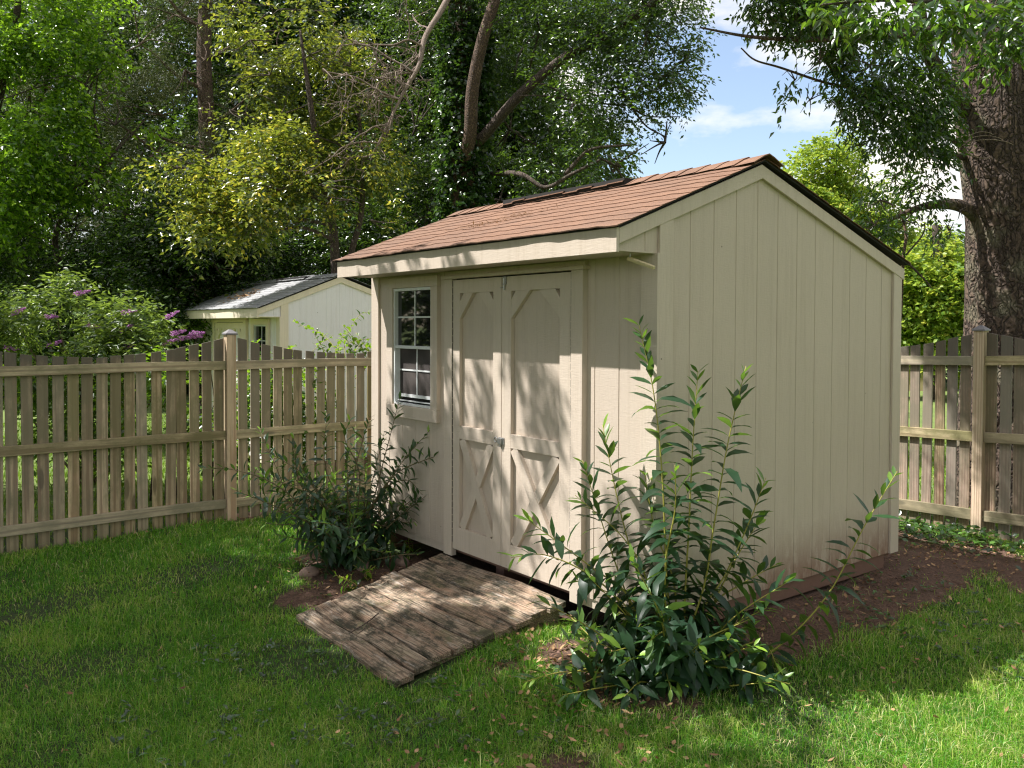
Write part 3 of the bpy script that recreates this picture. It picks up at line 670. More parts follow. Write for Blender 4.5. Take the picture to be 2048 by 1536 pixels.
# hardware
H_ = -.008
m = MB(); m.box(-1.345, -1.312, -.033 + H_, -.0255 + H_, 1.905, 1.955); m.tube([(-1.328, -.036 + H_, 1.945), (-1.328, -.036 + H_, 1.865)], .0055, 8); m.box(-1.338, -1.318, -.042 + H_, -.030 + H_, 1.898, 1.912); m.tube([(-1.328, -.040 + H_, 1.885), (-1.352, -.050 + H_, 1.88)], .004, 6)
m.build('barrel_bolt', M_metal, shed)
m = MB(); m.box(-1.396, -1.333, -.031 + H_, -.0255 + H_, .833, .880); m.box(-1.388, -1.350, -.045 + H_, -.031 + H_, .840, .873); m.box(-1.368, -1.358, -.043 + H_, -.030 + H_, .818, .840)
for hx_ in (-1.391, -1.339):
    for hz_ in (.838, .875): m.tube([(hx_, -.031 + H_, hz_), (hx_, -.0335 + H_, hz_)], .0035, 8)
a = np.linspace(0, 2 * PI, 17); m.tube(np.stack([-1.412 + .014 * np.cos(a), np.full(17, -.038 + H_), .862 + .017 * np.sin(a)], -1), .004, 6, False)
m.build('hasp_latch', M_metal, shed)
tg = empty('hanging_stick', (-.10, -.16, 2.02), 'pale square stick hung from a hook under the shed eave', 'stick')
a_, b_ = np.array([-.072, -.155, 1.988]), np.array([.085, -.118, 1.93]); m = MB(); board(m, a_ - (-.10, -.16, 2.02), b_ - (-.10, -.16, 2.02), .020, .018, unit(np.cross(b_ - a_, (0.3, 1, .1)))); m.build('stick', M_stick, tg, bevel=.002)
m = MB(); m.tube(np.array([(-.055, -.155, 2.026), (-.055, -.155, 2.004), (-.062, -.155, 1.998)]) - (-.10, -.16, 2.02), .003, 6); m.build('hook', M_metal, tg)

nb = at(561, 650, 11.75)
shed2 = make_shed((nb[0], nb[1], -.29), 'white painted garden shed with grey shingle roof behind the left picket fence', None, (M_wpaint, M_cream, M_groof), detail=False,
                  door=(-2.55, -1.96, -1.30), win=(-1.02, -.36), rng=rg)
# small far shed seen over the right fence
c0 = at(1829, 668, 27)
fs = empty('far_shed', (c0[0], c0[1], -1.1), 'small tan shed with pale gable trim far behind the right fence', 'shed')
m = MB(); hw, dp, hh = .75, 2.6, 2.55; ap = c0[2] + 1.1
m.prism([(-hw, 0), (hw, 0), (hw, ap - .42), (0, ap - .08), (-hw, ap - .42)], 0, -dp, 0); m.build('wall', M_tan, fs)
m = MB()
for sg in (-1, 1):
    m.poly([(-dp - .1, sg * (hw + .12), ap - .46), (.12, sg * (hw + .12), ap - .46), (.12, 0, ap), (-dp - .1, 0, ap), (-dp - .1, sg * (hw + .12), ap - .40), (.12, sg * (hw + .12), ap - .40), (.12, 0, ap + .06), (-dp - .1, 0, ap + .06)],
           [(0, 1, 2, 3), (4, 5, 6, 7), (0, 1, 5, 4), (1, 2, 6, 5), (3, 0, 4, 7)])
m.build('roof', M_troof, fs)
m = MB(); m.prism([(-hw - .12, ap - .50), (0, ap - .07), (hw + .12, ap - .50), (hw + .12, ap - .38), (0, ap + .05), (-hw - .12, ap - .38)], 0, .121, .15); m.build('gable_trim', M_vinyl, fs)
fs.rotation_euler = (0, 0, math.radians(-52))

# ------------------------------------------------------------------ ramp
rp = empty('plank_ramp', (-1.4, -.6, -.25), 'weathered plank ramp stained black and green leading down from the shed doors', 'ramp')
TL, TR, BL, BR = map(np.array, ((-2.10, -.035, -.052), (-.672, -.035, -.040), (-2.125, -1.175, -.292), (-.845, -1.185, -.292)))
nb_ = 9; rr = np.random.default_rng(8); ro_ = np.array(rp.location)
for k in range(nb_):
    t0 = k / nb_ + .006; t1 = (k + 1) / nb_ - .006
    l0, l1 = TL + (BL - TL) * t0, TL + (BL - TL) * t1; r0, r1 = TR + (BR - TR) * t0, TR + (BR - TR) * t1
    el, er = rr.normal(0, .010), rr.normal(0, .008)
    if k >= 7: el -= .02; er += .03 * (k - 6)
    n = 15; c = (l0 + r1) / 2; P = []
    ph = rr.uniform(0, 6)
    for i in range(n):
        u = i / (n - 1); cup = .006 * math.sin(3 * u * PI + ph) ; yy = .006 * math.sin(2.2 * u * PI + ph * 1.7)
        a = l0 + (r0 - l0) * u; b = l1 + (r1 - l1) * u
        if i == 0: a = a + (-el, 0, 0); b = b + (-el, 0, 0)
        if i == n - 1: a = a + (er, 0, 0); b = b + (er, 0, 0)
        mid = (a + b) / 2 + (0, 0, -.003 + .002 * math.sin(5 * u + ph))
        if k >= 7: cup -= .006 * math.sin(u * PI)
        for q, dz in ((a, cup), (mid, cup), (b, cup), (b, cup - .036), (a, cup - .036)):
            P.append(q + (0, yy, dz) - c)
    F = []
    for i in range(n - 1):
        for j in range(5): F.append((i * 5 + j, i * 5 + (j + 1) % 5, (i + 1) * 5 + (j + 1) % 5, (i + 1) * 5 + j))
    F += [tuple(range(5))[::-1], tuple((n - 1) * 5 + j for j in range(5))]
    m = MB(); m.poly(P, F); m.build('plank', M_ramp, rp, bevel=.003, loc=c - ro_)
for x, xx in ((-.73, -.87), (-2.07, -2.09), (-1.4, -1.4)):
    m = MB(); th = .04
    m.poly([(x, -.06, -.30), (x - th, -.06, -.30), (xx - th, -1.12, -.40), (xx, -1.12, -.40), (x, -.06, -.095), (x - th, -.06, -.095), (xx - th, -1.12, -.322), (xx, -1.12, -.322)],
           [(0, 1, 2, 3), (7, 6, 5, 4), (0, 4, 5, 1), (1, 5, 6, 2), (2, 6, 7, 3), (3, 7, 4, 0)])
    m.v = [tuple(np.array(p) - ro_) for p in m.v]; m.build('stringer', M_ramp, rp)

# ------------------------------------------------------------------ fences
def fence(name, label, axis, const, posts, tops, rails, s0, s1, base, face, rng, pick=None):
    """pickets run along axis (0 = x, 1 = y) on the line const; face = +1/-1 is the side that carries the rails"""
    o0 = np.zeros(3); o0[axis] = (s0 + s1) / 2; o0[1 - axis] = const; o0[2] = base(0) - 0
    root = empty(name, o0, label, 'fence')
    def P(s, d, z): return np.array((d * face + const, s, z)) if axis == 1 else np.array((s, const + d * face, z))
    def blk(s_a, s_b, d0, d1, z0, z1, nm, mat, z1b=None, bev=.0025, org=None):
        z1b = z1 if z1b is None else z1b
        m = MB(); c = P((s_a + s_b) / 2, (d0 + d1) / 2, z0 if org is None else org)
        pts = [P(s_a, d0, z0), P(s_b, d0, z0), P(s_b, d1, z0), P(s_a, d1, z0), P(s_a, d0, z1), P(s_b, d0, z1b), P(s_b, d1, z1b), P(s_a, d1, z1)]
        m.poly([p - c for p in pts], [(0, 3, 2, 1), (4, 5, 6, 7), (0, 1, 5, 4), (1, 2, 6, 5), (2, 3, 7, 6), (3, 0, 4, 7)])
        return m.build(nm, mat, root, bevel=bev, loc=c - np.array(root.location))
    for (ps, pz) in posts:
        po = blk(ps - .045, ps + .045, -.035, .058, base(ps) - .3, pz - .05, 'post', M_post, org=base(ps))
        m = MB(); w = .058; zz = pz - .05 - base(ps) ; 
        m.poly([(-w, -w, zz), (w, -w, zz), (w, w, zz), (-w, w, zz), (-w, -w, zz + .014), (w, -w, zz + .014), (w, w, zz + .014), (-w, w, zz + .014), (-.012, -.012, zz + .05), (.012, -.012, zz + .05), (.012, .012, zz + .05), (-.012, .012, zz + .05)],
               [(0, 3, 2, 1), (0, 1, 5, 4), (1, 2, 6, 5), (2, 3, 7, 6), (3, 0, 4, 7), (4, 5, 9, 8), (5, 6, 10, 9), (6, 7, 11, 10), (7, 4, 8, 11), (8, 9, 10, 11)])
        m.build('post_cap', M_cap, po, bevel=.003)
    pitch = .1152
    for k in range(int((s1 - s0) / pitch)):
        s_ = s0 + k * pitch + rng.normal(0, .0035); 
        if any(abs(s_ - p[0]) < .052 for p in posts): continue
        w = .0445; tz = rng.normal(0, .004); tp = tops(s_ - w), tops(s_ + w); b = base(s_) + rng.uniform(-.02, .02)
        q = blk(s_ - w + rng.normal(0, .0015), s_ + w, -.018, .0, b, tp[0] + tz, 'picket', pick or M_picket, tp[1] + tz, .002)
        q.rotation_euler = (rng.normal(0, .004) if axis == 1 else 0, rng.normal(0, .004) if axis == 0 else 0, rng.normal(0, .015))
    for zf, hgt in rails:
        cuts = [s0] + [p[0] for p in posts if s0 < p[0] < s1] + [s1]
        for a, b in zip(cuts[:-1], cuts[1:]):
            a2 = a + (.047 if a != s0 else 0); b2 = b - (.047 if b != s1 else 0); m = MB(); c = P((a2 + b2) / 2, .019, zf((a + b) / 2) + hgt / 2)
            # long axis of the board along local z so the grain follows it
            L = b2 - a2; za, zb = zf(a2), zf(b2); n = 9; V_, F_ = [], []
            for i in range(n):
                u = i / (n - 1); s_ = a2 + L * u; z_ = za + (zb - za) * u + .005 * math.sin(u * PI * 2 + a); 
                for (d, z) in ((.0012, z_), (.036, z_), (.036, z_ + hgt), (.0012, z_ + hgt)):
                    v = P(s_, d, z) - c; V_.append((v[1 - axis], v[2], v[axis]))
            for i in range(n - 1):
                for j in range(4): F_.append((i * 4 + j, i * 4 + (j + 1) % 4, (i + 1) * 4 + (j + 1) % 4, (i + 1) * 4 + j))
            F_ += [(0, 3, 2, 1), tuple((n - 1) * 4 + j for j in range(4))]
            m.poly(V_, F_); o = m.build('rail', M_rail, root, bevel=.003)
            o.matrix_local = Matrix.Translation(Vector(c - np.array(root.location))) @ (Matrix(((1, 0, 0), (0, 0, 1), (0, 1, 0))).to_4x4() if axis == 1 else Matrix(((0, 0, 1), (1, 0, 0), (0, 1, 0))).to_4x4())
    return root
def arch(s, posts, hi, lo, span=2.44):
    d = min(abs(s - p) for p in posts) / (span / 2); d = min(d, 1.)
    return lo + (hi - lo) * (1 - d) ** 1.75 if d < 1 else lo
LP = [-5.486, -3.046, -.606, 1.834, 4.274]
fl = fence('picket_fence', 'long left picket fence with dipping top line and one tall post before the white shed', 1, -4.948, [(-5.486, 1.60), (-3.046, 1.60), (-.606, 1.584), (1.834, 1.58), (4.274, 1.56)],
      lambda s: arch(s, LP, 1.512, 1.338), [(lambda s: 1.2 - .000 * s, .083), (lambda s: .533 - .002 * s, .085), (lambda s: -.124, .086)], -7.5, 4.45, lambda s: -.275 + .006 * s, 1, np.random.default_rng(31))
RP = [-2.75, -.287, 2.153]
fr = fence('picket_fence', 'right picket fence in patchy sun under the big trunk with one tall post', 0, 4.497, [(-2.75, 1.56), (-.287, 1.65), (2.153, 1.70)],
      lambda s: arch(s, RP, 1.60, 1.425) + .02 * s, [(lambda s: 1.305 + .035 * s, .083), (lambda s: .622 + .035 * s, .09), (lambda s: -.080 + .035 * s, .096)], -4.8, 2.6, lambda s: -.245, -1, np.random.default_rng(32), M_brown_picket)

# ------------------------------------------------------------------ near shrubs
def shrub(name, label, base, stems, leaf, rng, mat=L_bush, cat='shrub', stemmat=L_stem, wr=.31, gapn=.042, zfun=None, r0=.007, young=.09):
    root = empty(name, base, label, cat); loc = np.array(base)
    for si, st in enumerate(stems):
        P = smooth_path(st, 7); L = np.linalg.norm(np.diff(P, axis=0), axis=1).sum()
        m = MB(); m.tube(P - loc, np.linspace(r0, .0018, len(P)), 6); so_ = m.build('stem', stemmat, root, smooth=True)
        cum = np.concatenate([[0], np.cumsum(np.linalg.norm(np.diff(P, axis=0), axis=1))])
        s0 = L * .22 if L > .5 else L * .1; d = np.arange(s0, L, gapn) ; d = d + rng.normal(0, .004, len(d))
        pos = np.stack([np.interp(d, cum, P[:, i]) for i in range(3)], -1)
        Tn = unit(np.stack([np.interp(d, cum, np.gradient(P[:, i])) for i in range(3)], -1))
        B, A, Nn, LL, tn, cv = [], [], [], [], [], []
        for q in range(len(d)):
            f = (L - d[q]) / L
            ref = np.array([0, 0, 1.]) if abs(Tn[q][2]) < .8 else np.array([1., 0, 0]); u = unit(np.cross(Tn[q], ref)); v = np.cross(Tn[q], u)
            an = (q % 2) * PI / 2 + rng.normal(0, .35)
            for sg in (1, -1):
                if rng.random() < .07: continue
                e = u * math.cos(an) * sg + v * math.sin(an) * sg
                a = unit(e * (1.0 if f > .15 else .75) + Tn[q] * (.45 if f > .15 else .9) + np.array([0, 0, .12 - .35 * (f > .3) * rng.random()]) + rng.normal(size=3) * .14)
                sc = (.5 + .5 * min(1, (L - d[q]) / (.2 * L + .03))) * rng.uniform(.68, 1.12)
                B.append(pos[q]); A.append(a); Nn.append(np.array([0, 0, 1.]) + rng.normal(size=3) * .25 + Tn[q] * .3); LL.append(rng.uniform(*leaf) * sc)
                tn.append(.85 if rng.random() < .025 else np.clip(rng.normal(.24, .17) + (.5 if (L - d[q]) < young else 0), 0, 1)); cv.append(rng.uniform(.3, 1.35) if f > .2 else rng.uniform(0, .5))
        if B:
            B, A, Nn, LL, tn, cv = map(np.array, (B, A, Nn, LL, tn, cv))
            V, T, t = rich_leaves(B - loc, A, Nn, LL, LL * wr, tn, cv); link_mesh('leaves', np_mesh('leaves', V, T, t), mat, so_)
    return root
rb = np.random.default_rng(44)
def px_stem(pts, z0, z1=None):
    z1 = z0 if z1 is None else z1; n = len(pts); return [at(x, y, z0 + (z1 - z0) * i / max(1, n - 1)) for i, (x, y) in enumerate(pts)]
b2 = at_plane(1335, 1400, 2, -.335); zb2 = float((b2 - CAM) @ CF)
S2 = []
def add(pts, dz=0.): S2.append([b2 + rb.normal(size=3) * (.05, .05, 0)] + [np.array(at(x, y, zb2 + dz * (i + 1) / len(pts))) for i, (x, y) in enumerate(pts)])
add([(1335, 1180), (1325, 960), (1308, 790), (1278, 650)], .10); add([(1370, 1190), (1378, 1050), (1385, 900), (1396, 742)], .0)
add([(1400, 1200), (1428, 1050), (1455, 890), (1492, 732)], -.05); add([(1400, 1230), (1450, 1150), (1500, 1040), (1532, 955)], .1)
add([(1420, 1220), (1470, 1120), (1520, 1040)], .2); add([(1450, 1360), (1560, 1290), (1655, 1190), (1730, 1050), (1795, 942)], .05)
add([(1290, 1200), (1240, 1020), (1205, 850)], .25); add([(1270, 1240), (1215, 1080), (1165, 920)], .15); add([(1260, 1200), (1190, 1140), (1110, 1080), (1055, 1040)], .0)
add([(1250, 1220), (1180, 1150), (1090, 1110), (1022, 1115)], -.1); add([(1420, 1220), (1480, 1170), (1560, 1125)], .2); add([(1280, 1360), (1200, 1345), (1120, 1345), (1045, 1365)], -.2)
add([(1300, 1180), (1250, 1080), (1150, 990)], .1); add([(1350, 1180), (1310, 1060), (1290, 950)], .2); add([(1330, 1150), (1350, 1020), (1350, 930)], -.2)
add([(1240, 1300), (1170, 1250), (1080, 1200)], -.15); add([(1470, 1300), (1530, 1290), (1560, 1350)], -.1); add([(1450, 1330), (1500, 1370), (1530, 1430)], -.2)
for _ in range(58):
    a = rb.uniform(0, 2 * PI); el = rb.uniform(.15, 1.15); ln = rb.uniform(.40, .92) * (1.05 if el > .7 else .74)
    d = np.array([math.cos(a) * math.cos(el), math.sin(a) * math.cos(el), math.sin(el)])
    p1 = b2 + d * ln * .5 + rb.normal(size=3) * .04 + (0, 0, .08); p2 = b2 + d * ln * (1., 1., .85) + rb.normal(size=3) * .06
    S2.append([b2 + rb.normal(size=3) * (.07, .07, 0), p1, p2])
shrub('leafy_shrub', 'large dark green shrub with tall yellow stems in front of the shed corner', b2, S2, (.135, .205), rb)
b1 = at_plane(705, 1135, 2, -.27); zb1 = float((b1 - CAM) @ CF); S1 = []
def add1(pts, dz=0.): S1.append([b1 + rb.normal(size=3) * (.05, .05, 0)] + [np.array(at(x, y, zb1 + dz * (i + 1) / len(pts))) for i, (x, y) in enumerate(pts)])
add1([(735, 1040), (765, 930), (800, 795)], -.1); add1([(690, 1030), (650, 930), (655, 815)], .1); add1([(650, 1060), (560, 975), (470, 940), (392, 938)], -.1)
add1([(740, 1020), (790, 950), (850, 920), (912, 902)], -.3); add1([(740, 1030), (800, 930), (862, 858)], -.2); add1([(700, 1000), (720, 900), (742, 830)], .0)
add1([(640, 1080), (600, 1040), (520, 860)], .2); add1([(660, 1020), (600, 930), (585, 870)], 0); add1([(670, 1050), (620, 960), (530, 900)], .1); add1([(640, 1120), (590, 1150), (548, 1155)], -.2)
add1([(770, 1050), (800, 1010), (825, 1040)], -.1); add1([(750, 1000), (810, 960), (845, 990)], -.2); add1([(720, 960), (690, 880), (700, 840)], .1)
for _ in range(72):
    a = rb.uniform(0, 2 * PI); el = rb.uniform(.1, 1.25); ln = rb.uniform(.4, 1.15) * (1.0 if el > .5 else .7)
    d = np.array([math.cos(a) * math.cos(el), math.sin(a) * math.cos(el), math.sin(el)])
    S1.append([b1 + rb.normal(size=3) * (.06, .06, 0), b1 + d * ln * .5 + rb.normal(size=3) * .05 + (0, 0, .08), b1 + d * ln + rb.normal(size=3) * .07])
shrub('leafy_shrub', 'bushy dark green shrub between the left fence and the shed window', b1, S1, (.095, .15), rb, r0=.008, stemmat=L_stem2, wr=.30, young=.04)

# ------------------------------------------------------------------ trees
rt = np.random.default_rng(77)
def G(x, y): return float(ground_z(np.array([x]), np.array([y]))[0])
def B_(x, y, z, r, rz=None, rd=None): return (at(x, y, z), (r, rd or r, rz or r))
# ivy-clad tree behind the shed
p = at(935, 700, 15); base = np.array([p[0], p[1], G(p[0], p[1]) - .1])
t1 = empty('ivy_clad_tree', base, 'tall ivy covered tree with a bare tan limb behind the brown roof', 'tree')
tp = [base, at(930, 560, 15), at(925, 400, 15), at(930, 250, 15), at(935, 100, 15), at(905, -60, 15), at(900, -260, 15)]
trunk_mesh(t1, tp, [.34, .30, .27, .25, .22, .20, .15], M_bark2, rng=rt)
limb(t1, [at(925, 330, 14.8), at(940, 270, 14.5), at(945, 180, 14.3), at(965, 80, 14.1), at(992, -10, 14), at(1010, -120, 14)], .12, .085, M_bark2, n=12)
limb(t1, [at(930, 300, 15), at(960, 280, 14.7), at(1040, 190, 14.2), at(1130, 115, 13.8), at(1230, 60, 13.4), at(1330, -10, 13)], .10, .06, M_limb)
limb(t1, [at(925, 370, 15.6), at(975, 350, 15.2), at(1040, 348, 13.8), at(1090, 375, 13.5), at(1140, 350, 13.3), at(1200, 320, 13)], .055, .02, M_limb)
limb(t1, [at(930, 150, 15), at(950, 100, 15), at(925, 20, 15), at(880, -40, 15)], .08, .05)
limb(t1, [at(1130, 350, 13.4), at(1180, 300, 13.2), at(1260, 290, 13)], .04, .015)
bl = [B_(960, 60, 16, 1.3), B_(1080, 60, 15, 1.2), B_(1190, 90, 14, 1.15), B_(1290, 60, 13.6, 1.0), B_(1150, 200, 14, 1.0), B_(1260, 210, 13.6, .85), B_(1340, 150, 13.4, .55), B_(1230, 330, 13.5, .75), B_(1330, 285, 13.4, .45),
      B_(1110, 330, 14.5, .8), B_(1020, 260, 16, 1.0), B_(1000, 400, 17, 1.1), B_(860, 100, 16.5, 1.3), B_(830, 260, 17, 1.2), B_(1330, -10, 13.4, .55), B_(1180, -60, 14, 1.4), B_(960, -120, 15.5, 1.8), B_(1370, 120, 13.3, .22), B_(1100, 420, 17, 1.0), B_(1290, 390, 13.7, .35), B_(860, 430, 17.5, 1.3)]
crown('crown', t1, L_oak, bl, 8800, 9, (.22, .5), (.055, .10), rt, gap=.02, freq=2.2, wr=.42, tint=(.48, .26))
branchlets(t1, bl, 0, rt, 6, M_limb, .022)
iv = [(at(928, y, 15), (.42, .42, .5)) for y in range(40, 620, 42)] + [B_(960, 60, 14.9, .3), B_(955, 180, 14.9, .25)]
crown('ivy', t1, L_ivy, iv, 4200, 5, (.08, .2), (.06, .11), rt, gap=-2, wr=.8, tint=(.25, .2), shell=.85, dz=-.5)
# dead hanging branches
dp = empty('dead_branch', at(840, 60, 13), 'bare dead branch hanging with pale tangled twigs in front of the ivy tree', 'branch')
mp_ = [at(905, -20, 13.6), at(880, 25, 13.4), at(850, 75, 13.1), at(838, 130, 12.9), at(810, 180, 12.8), at(780, 240, 12.7), at(745, 310, 12.6)]
limb(dp, mp_, .055, .012, M_dead, name='branch', n=8)
m = MB(); loc = np.array(dp.location); mpp = smooth_path(mp_, 6)
def sub(p, d, L, r, lvl):
    d = unit(d); q = [p]; cur = p.copy(); dd = d.copy(); k = 5
    for i in range(k):
        dd = unit(dd + rt.normal(size=3) * .30 + np.array([0, 0, -.20 + .04 * lvl])); cur = cur + dd * L / k; q.append(cur.copy())
    m.tube(smooth_path(np.array(q) - loc, 3), np.linspace(r, max(.0035, r * .5), (len(q) - 1) * 3 + 1), 5, False)
    if lvl < 3:
        for i in range(1, k + 1):
            if rt.random() < .8: sub(q[i], dd * .3 + rt.normal(size=3) * .8 + np.array([0, 0, -.1]), L * rt.uniform(.35, .62), r * .55, lvl + 1)
for i in range(10, len(mpp), 2):
    side = -CR * rt.uniform(.2, 1.0) + CU * rt.uniform(-.8, .4) + rt.normal(size=3) * .3
    sub(mpp[i].copy(), side, rt.uniform(.45, 1.0), .014, 1)
for i in (14, 20, 26): sub(mpp[i].copy(), -CR + CU * .5, 1.2, .02, 0)
m.build('twigs', M_dead, dp, smooth=True)

# cedar
p = at(412, 650, 17); base = np.array([p[0], p[1], G(p[0], p[1]) - .1])
t = empty('cedar_tree', base, 'tall cedar with reddish trunk and feathery olive foliage behind the yellowing tree', 'tree')
trunk_mesh(t, [base, at(408, 500, 17), at(415, 300, 17), at(408, 100, 17), at(420, -150, 17)], [.24, .2, .17, .14, .09], M_bark2, rng=rt)
for (ya, dx, dy) in ((300, -120, -40), (340, -170, -90), (250, 90, -60), (180, -110, -80), (120, 120, -90), (420, -200, -60), (400, 150, -70), (60, -100, -100), (350, 210, -20)):
    limb(t, [at(410, ya, 17), at(410 + dx * .5, ya + dy * .35, 16.7), at(410 + dx, ya + dy, 16.4)], .05, .015, M_bark2)
bl = [B_(410 + dx, y, 16.8 + dz, r) for dx, y, dz, r in ((-60, 30, 0, .9), (60, 20, .3, .8), (-130, 90, -.4, .9), (-40, 140, -.4, .75), (90, 120, .3, .8), (-180, 180, -.4, .9), (-90, 230, -.3, .8), (80, 230, .4, .9), (-220, 280, 0, 1.0), (-260, 60, .3, 1.0), (-130, 330, .2, .9), (60, 330, .5, .9), (-300, 180, .4, .9), (-200, 400, .4, 1.), (0, -80, 0, 1.4), (150, 60, .6, .8), (0, 120, -.7, .5), (10, 230, -.7, .45), (-10, 320, -.7, .5), (0, 420, -.6, .6), (10, 20, -.7, .5))]
crown('crown', t, L_cedar, bl, 9500, 12, (.15, .34), (.03, .055), rt, gap=.1, wr=.22, tint=(.42, .22), dz=.15, freq=2.2, jitter=.7)
branchlets(t, bl, 0, rt, 5, M_bark2, .015)
# bright broadleaf on the left
p = at(-60, 700, 14.5); base = np.array([p[0], p[1], G(p[0], p[1]) - .1])
t = empty('broadleaf_tree', base, 'bright green broadleaf tree filling the upper left with sunlit round leaves', 'tree')
base2 = at(-70, 700, 14.5); trunk_mesh(t, [base, at(-60, 500, 14.5), at(-40, 330, 14.5), at(0, 180, 14.4), at(30, 60, 14.3), at(40, -80, 14)], [.14, .12, .10, .08, .06, .04], M_limb, rng=rt, nseg=16)
for pth in (((-40, 380), (70, 300), (150, 230), (200, 130)), ((-20, 300), (80, 200), (110, 80), (150, -20)), ((-50, 430), (90, 400), (190, 350), (260, 260)), ((225, 335), (190, 250), (195, 150)), ((170, 370), (225, 310), (290, 240))):
    limb(t, [at(x, y, 14.4) for x, y in pth], .03, .010, M_limb)
bl = [B_(x, y, z + 1.5, r) for x, y, z, r in ((20, 60, 12.6, .9), (110, 90, 12.6, .75), (60, 180, 12.5, .85), (170, 170, 12.6, .7), (-40, 200, 12.6, .9), (90, 290, 12.6, .8), (10, 330, 12.6, .9), (210, 60, 12.9, .6), (230, 250, 12.8, .6), (150, 330, 12.9, .6), (-60, 60, 12.6, 1.), (-40, 400, 12.8, .9), (80, -40, 12.8, 1.0), (200, 350, 13, .5), (60, 420, 13, .8), (-60, -60, 12.8, 1.1))]
crown('crown', t, L_bright, bl, 3900, 7, (.2, .42), (.06, .11), rt, gap=.02, wr=.62, tint=(.60, .30), freq=2.8)
branchlets(t, bl, 0, rt, 5, M_limb, .014)
# yellowing tree
p = at(690, 700, 13.6); base = np.array([p[0], p[1], G(p[0], p[1]) - .1])
yt = t = empty('yellowing_tree', base, 'thin stemmed tree with yellowing leaves reaching left above the white shed', 'tree')
trunk_mesh(t, [base, at(672, 560, 13.6), at(668, 480, 13.5), at(660, 420, 13.4), at(640, 330, 13.2), at(620, 200, 13), at(600, 60, 13)], [.085, .075, .07, .06, .05, .04, .02], M_limb, nseg=14, rng=rt)
limb(t, [at(690, 600, 13.6), at(702, 510, 13.6), at(722, 430, 13.6), at(725, 330, 13.6), at(715, 200, 13.6)], .06, .03); limb(t, [at(665, 450, 13.4), at(560, 430, 12.9), at(460, 400, 12.5), at(330, 365, 12.3)], .035, .01)
limb(t, [at(660, 420, 13.4), at(560, 350, 12.9), at(420, 340, 12.5), at(310, 330, 12.3)], .035, .01); limb(t, [at(668, 480, 13.4), at(600, 455, 12.9), at(500, 470, 12.6), at(400, 455, 12.4)], .03, .01)
bl = [(at(x, y, z), (r * 1.25, r * 1.25, r * .62)) for x, y, z, r in ((350, 335, 11.9, .32), (420, 355, 11.9, .42), (480, 400, 12., .48), (560, 380, 12.1, .55), (640, 370, 12.2, .6), (700, 400, 12.3, .5), (740, 440, 12.4, .35), (420, 425, 11.9, .38), (420, 460, 11.9, .28), (500, 450, 12., .4), (600, 300, 12.8, .6), (680, 290, 12.9, .6), (740, 320, 13, .4), (560, 230, 12.9, .6), (650, 210, 12.9, .6), (540, 150, 12.9, .6), (620, 110, 12.9, .6), (500, 80, 13, .6), (590, 20, 13, .7), (480, 0, 13, .6), (460, 220, 13, .4), (700, 130, 13.2, .4), (540, 310, 12.7, .5), (600, 440, 12.8, .4))]
crown('crown', t, L_yellow, [b for b in bl if b[0][2] < 4.3], 1500, 8, (.2, .5), (.06, .10), rt, gap=.15, wr=.5, tint=(.44, .30), freq=2.4, dz=-.05)
crown('crown', t, L_yellow, [(b[0] + CF * .8, b[1]) for b in bl if b[0][2] >= 4.0], 1700, 8, (.2, .45), (.06, .105), rt, gap=.05, wr=.5, tint=(.30, .26), freq=2.8, dz=-.05)
branchlets(t, bl, 0, rt, 4, M_limb, .011)
# dense dark understory trees behind the left fence
for (x, z, lab, bb) in ((120, 15.5, 'dark understory tree low behind the butterfly bush', ((40, 470, 15.2, 1.0), (150, 460, 15.3, .9), (240, 500, 15, .9), (90, 560, 15, 1.), (-40, 540, 15.2, 1.1), (200, 590, 15.4, 1.0), (-60, 430, 15.4, 1.0), (20, 640, 15.4, 1.1), (130, 660, 15.2, 1.1))),
                        (420, 15.0, 'glossy dark broadleaf tree rising left of the white shed', ((330, 470, 14.6, .9), (420, 500, 14.4, .9), (300, 560, 14.4, .85), (380, 580, 14.3, .8), (470, 540, 14.6, .8), (250, 430, 14.8, .8), (360, 420, 15, .8), (460, 460, 15, .8), (300, 640, 14.6, .9), (400, 650, 14.8, .9))),
                        (600, 16.5, 'dark evergreen tree right behind the white shed roof', ((540, 480, 16, 1.0), (630, 500, 16, 1.), (720, 490, 16.2, 1.1), (560, 560, 16, 1.), (660, 560, 16, 1.), (780, 530, 16.5, 1.1), (840, 470, 17, 1.1), (500, 600, 16, 1.), (760, 600, 16.4, 1.2), (900, 560, 17, 1.2), (500, 400, 16.8, 1.1)))):
    p = at(x, 700, z); base = np.array([p[0], p[1], G(p[0], p[1]) - .1]); t = empty('understory_tree', base, lab, 'tree')
    limb(t, [base, at(x + 10, 600, z), at(x - 10, 480, z), at(x + 20, 400, z)], .09, .03, M_limb, name='trunk', n=10)
    bl = [B_(*q[:3], q[3]) for q in bb]
    crown('crown', t, L_dark, bl, 4700, 8, (.2, .4), (.06, .105), rt, gap=-.2, wr=.45, tint=(.42, .28), freq=2.6); branchlets(t, bl, 0, rt, 4, M_limb, .014)
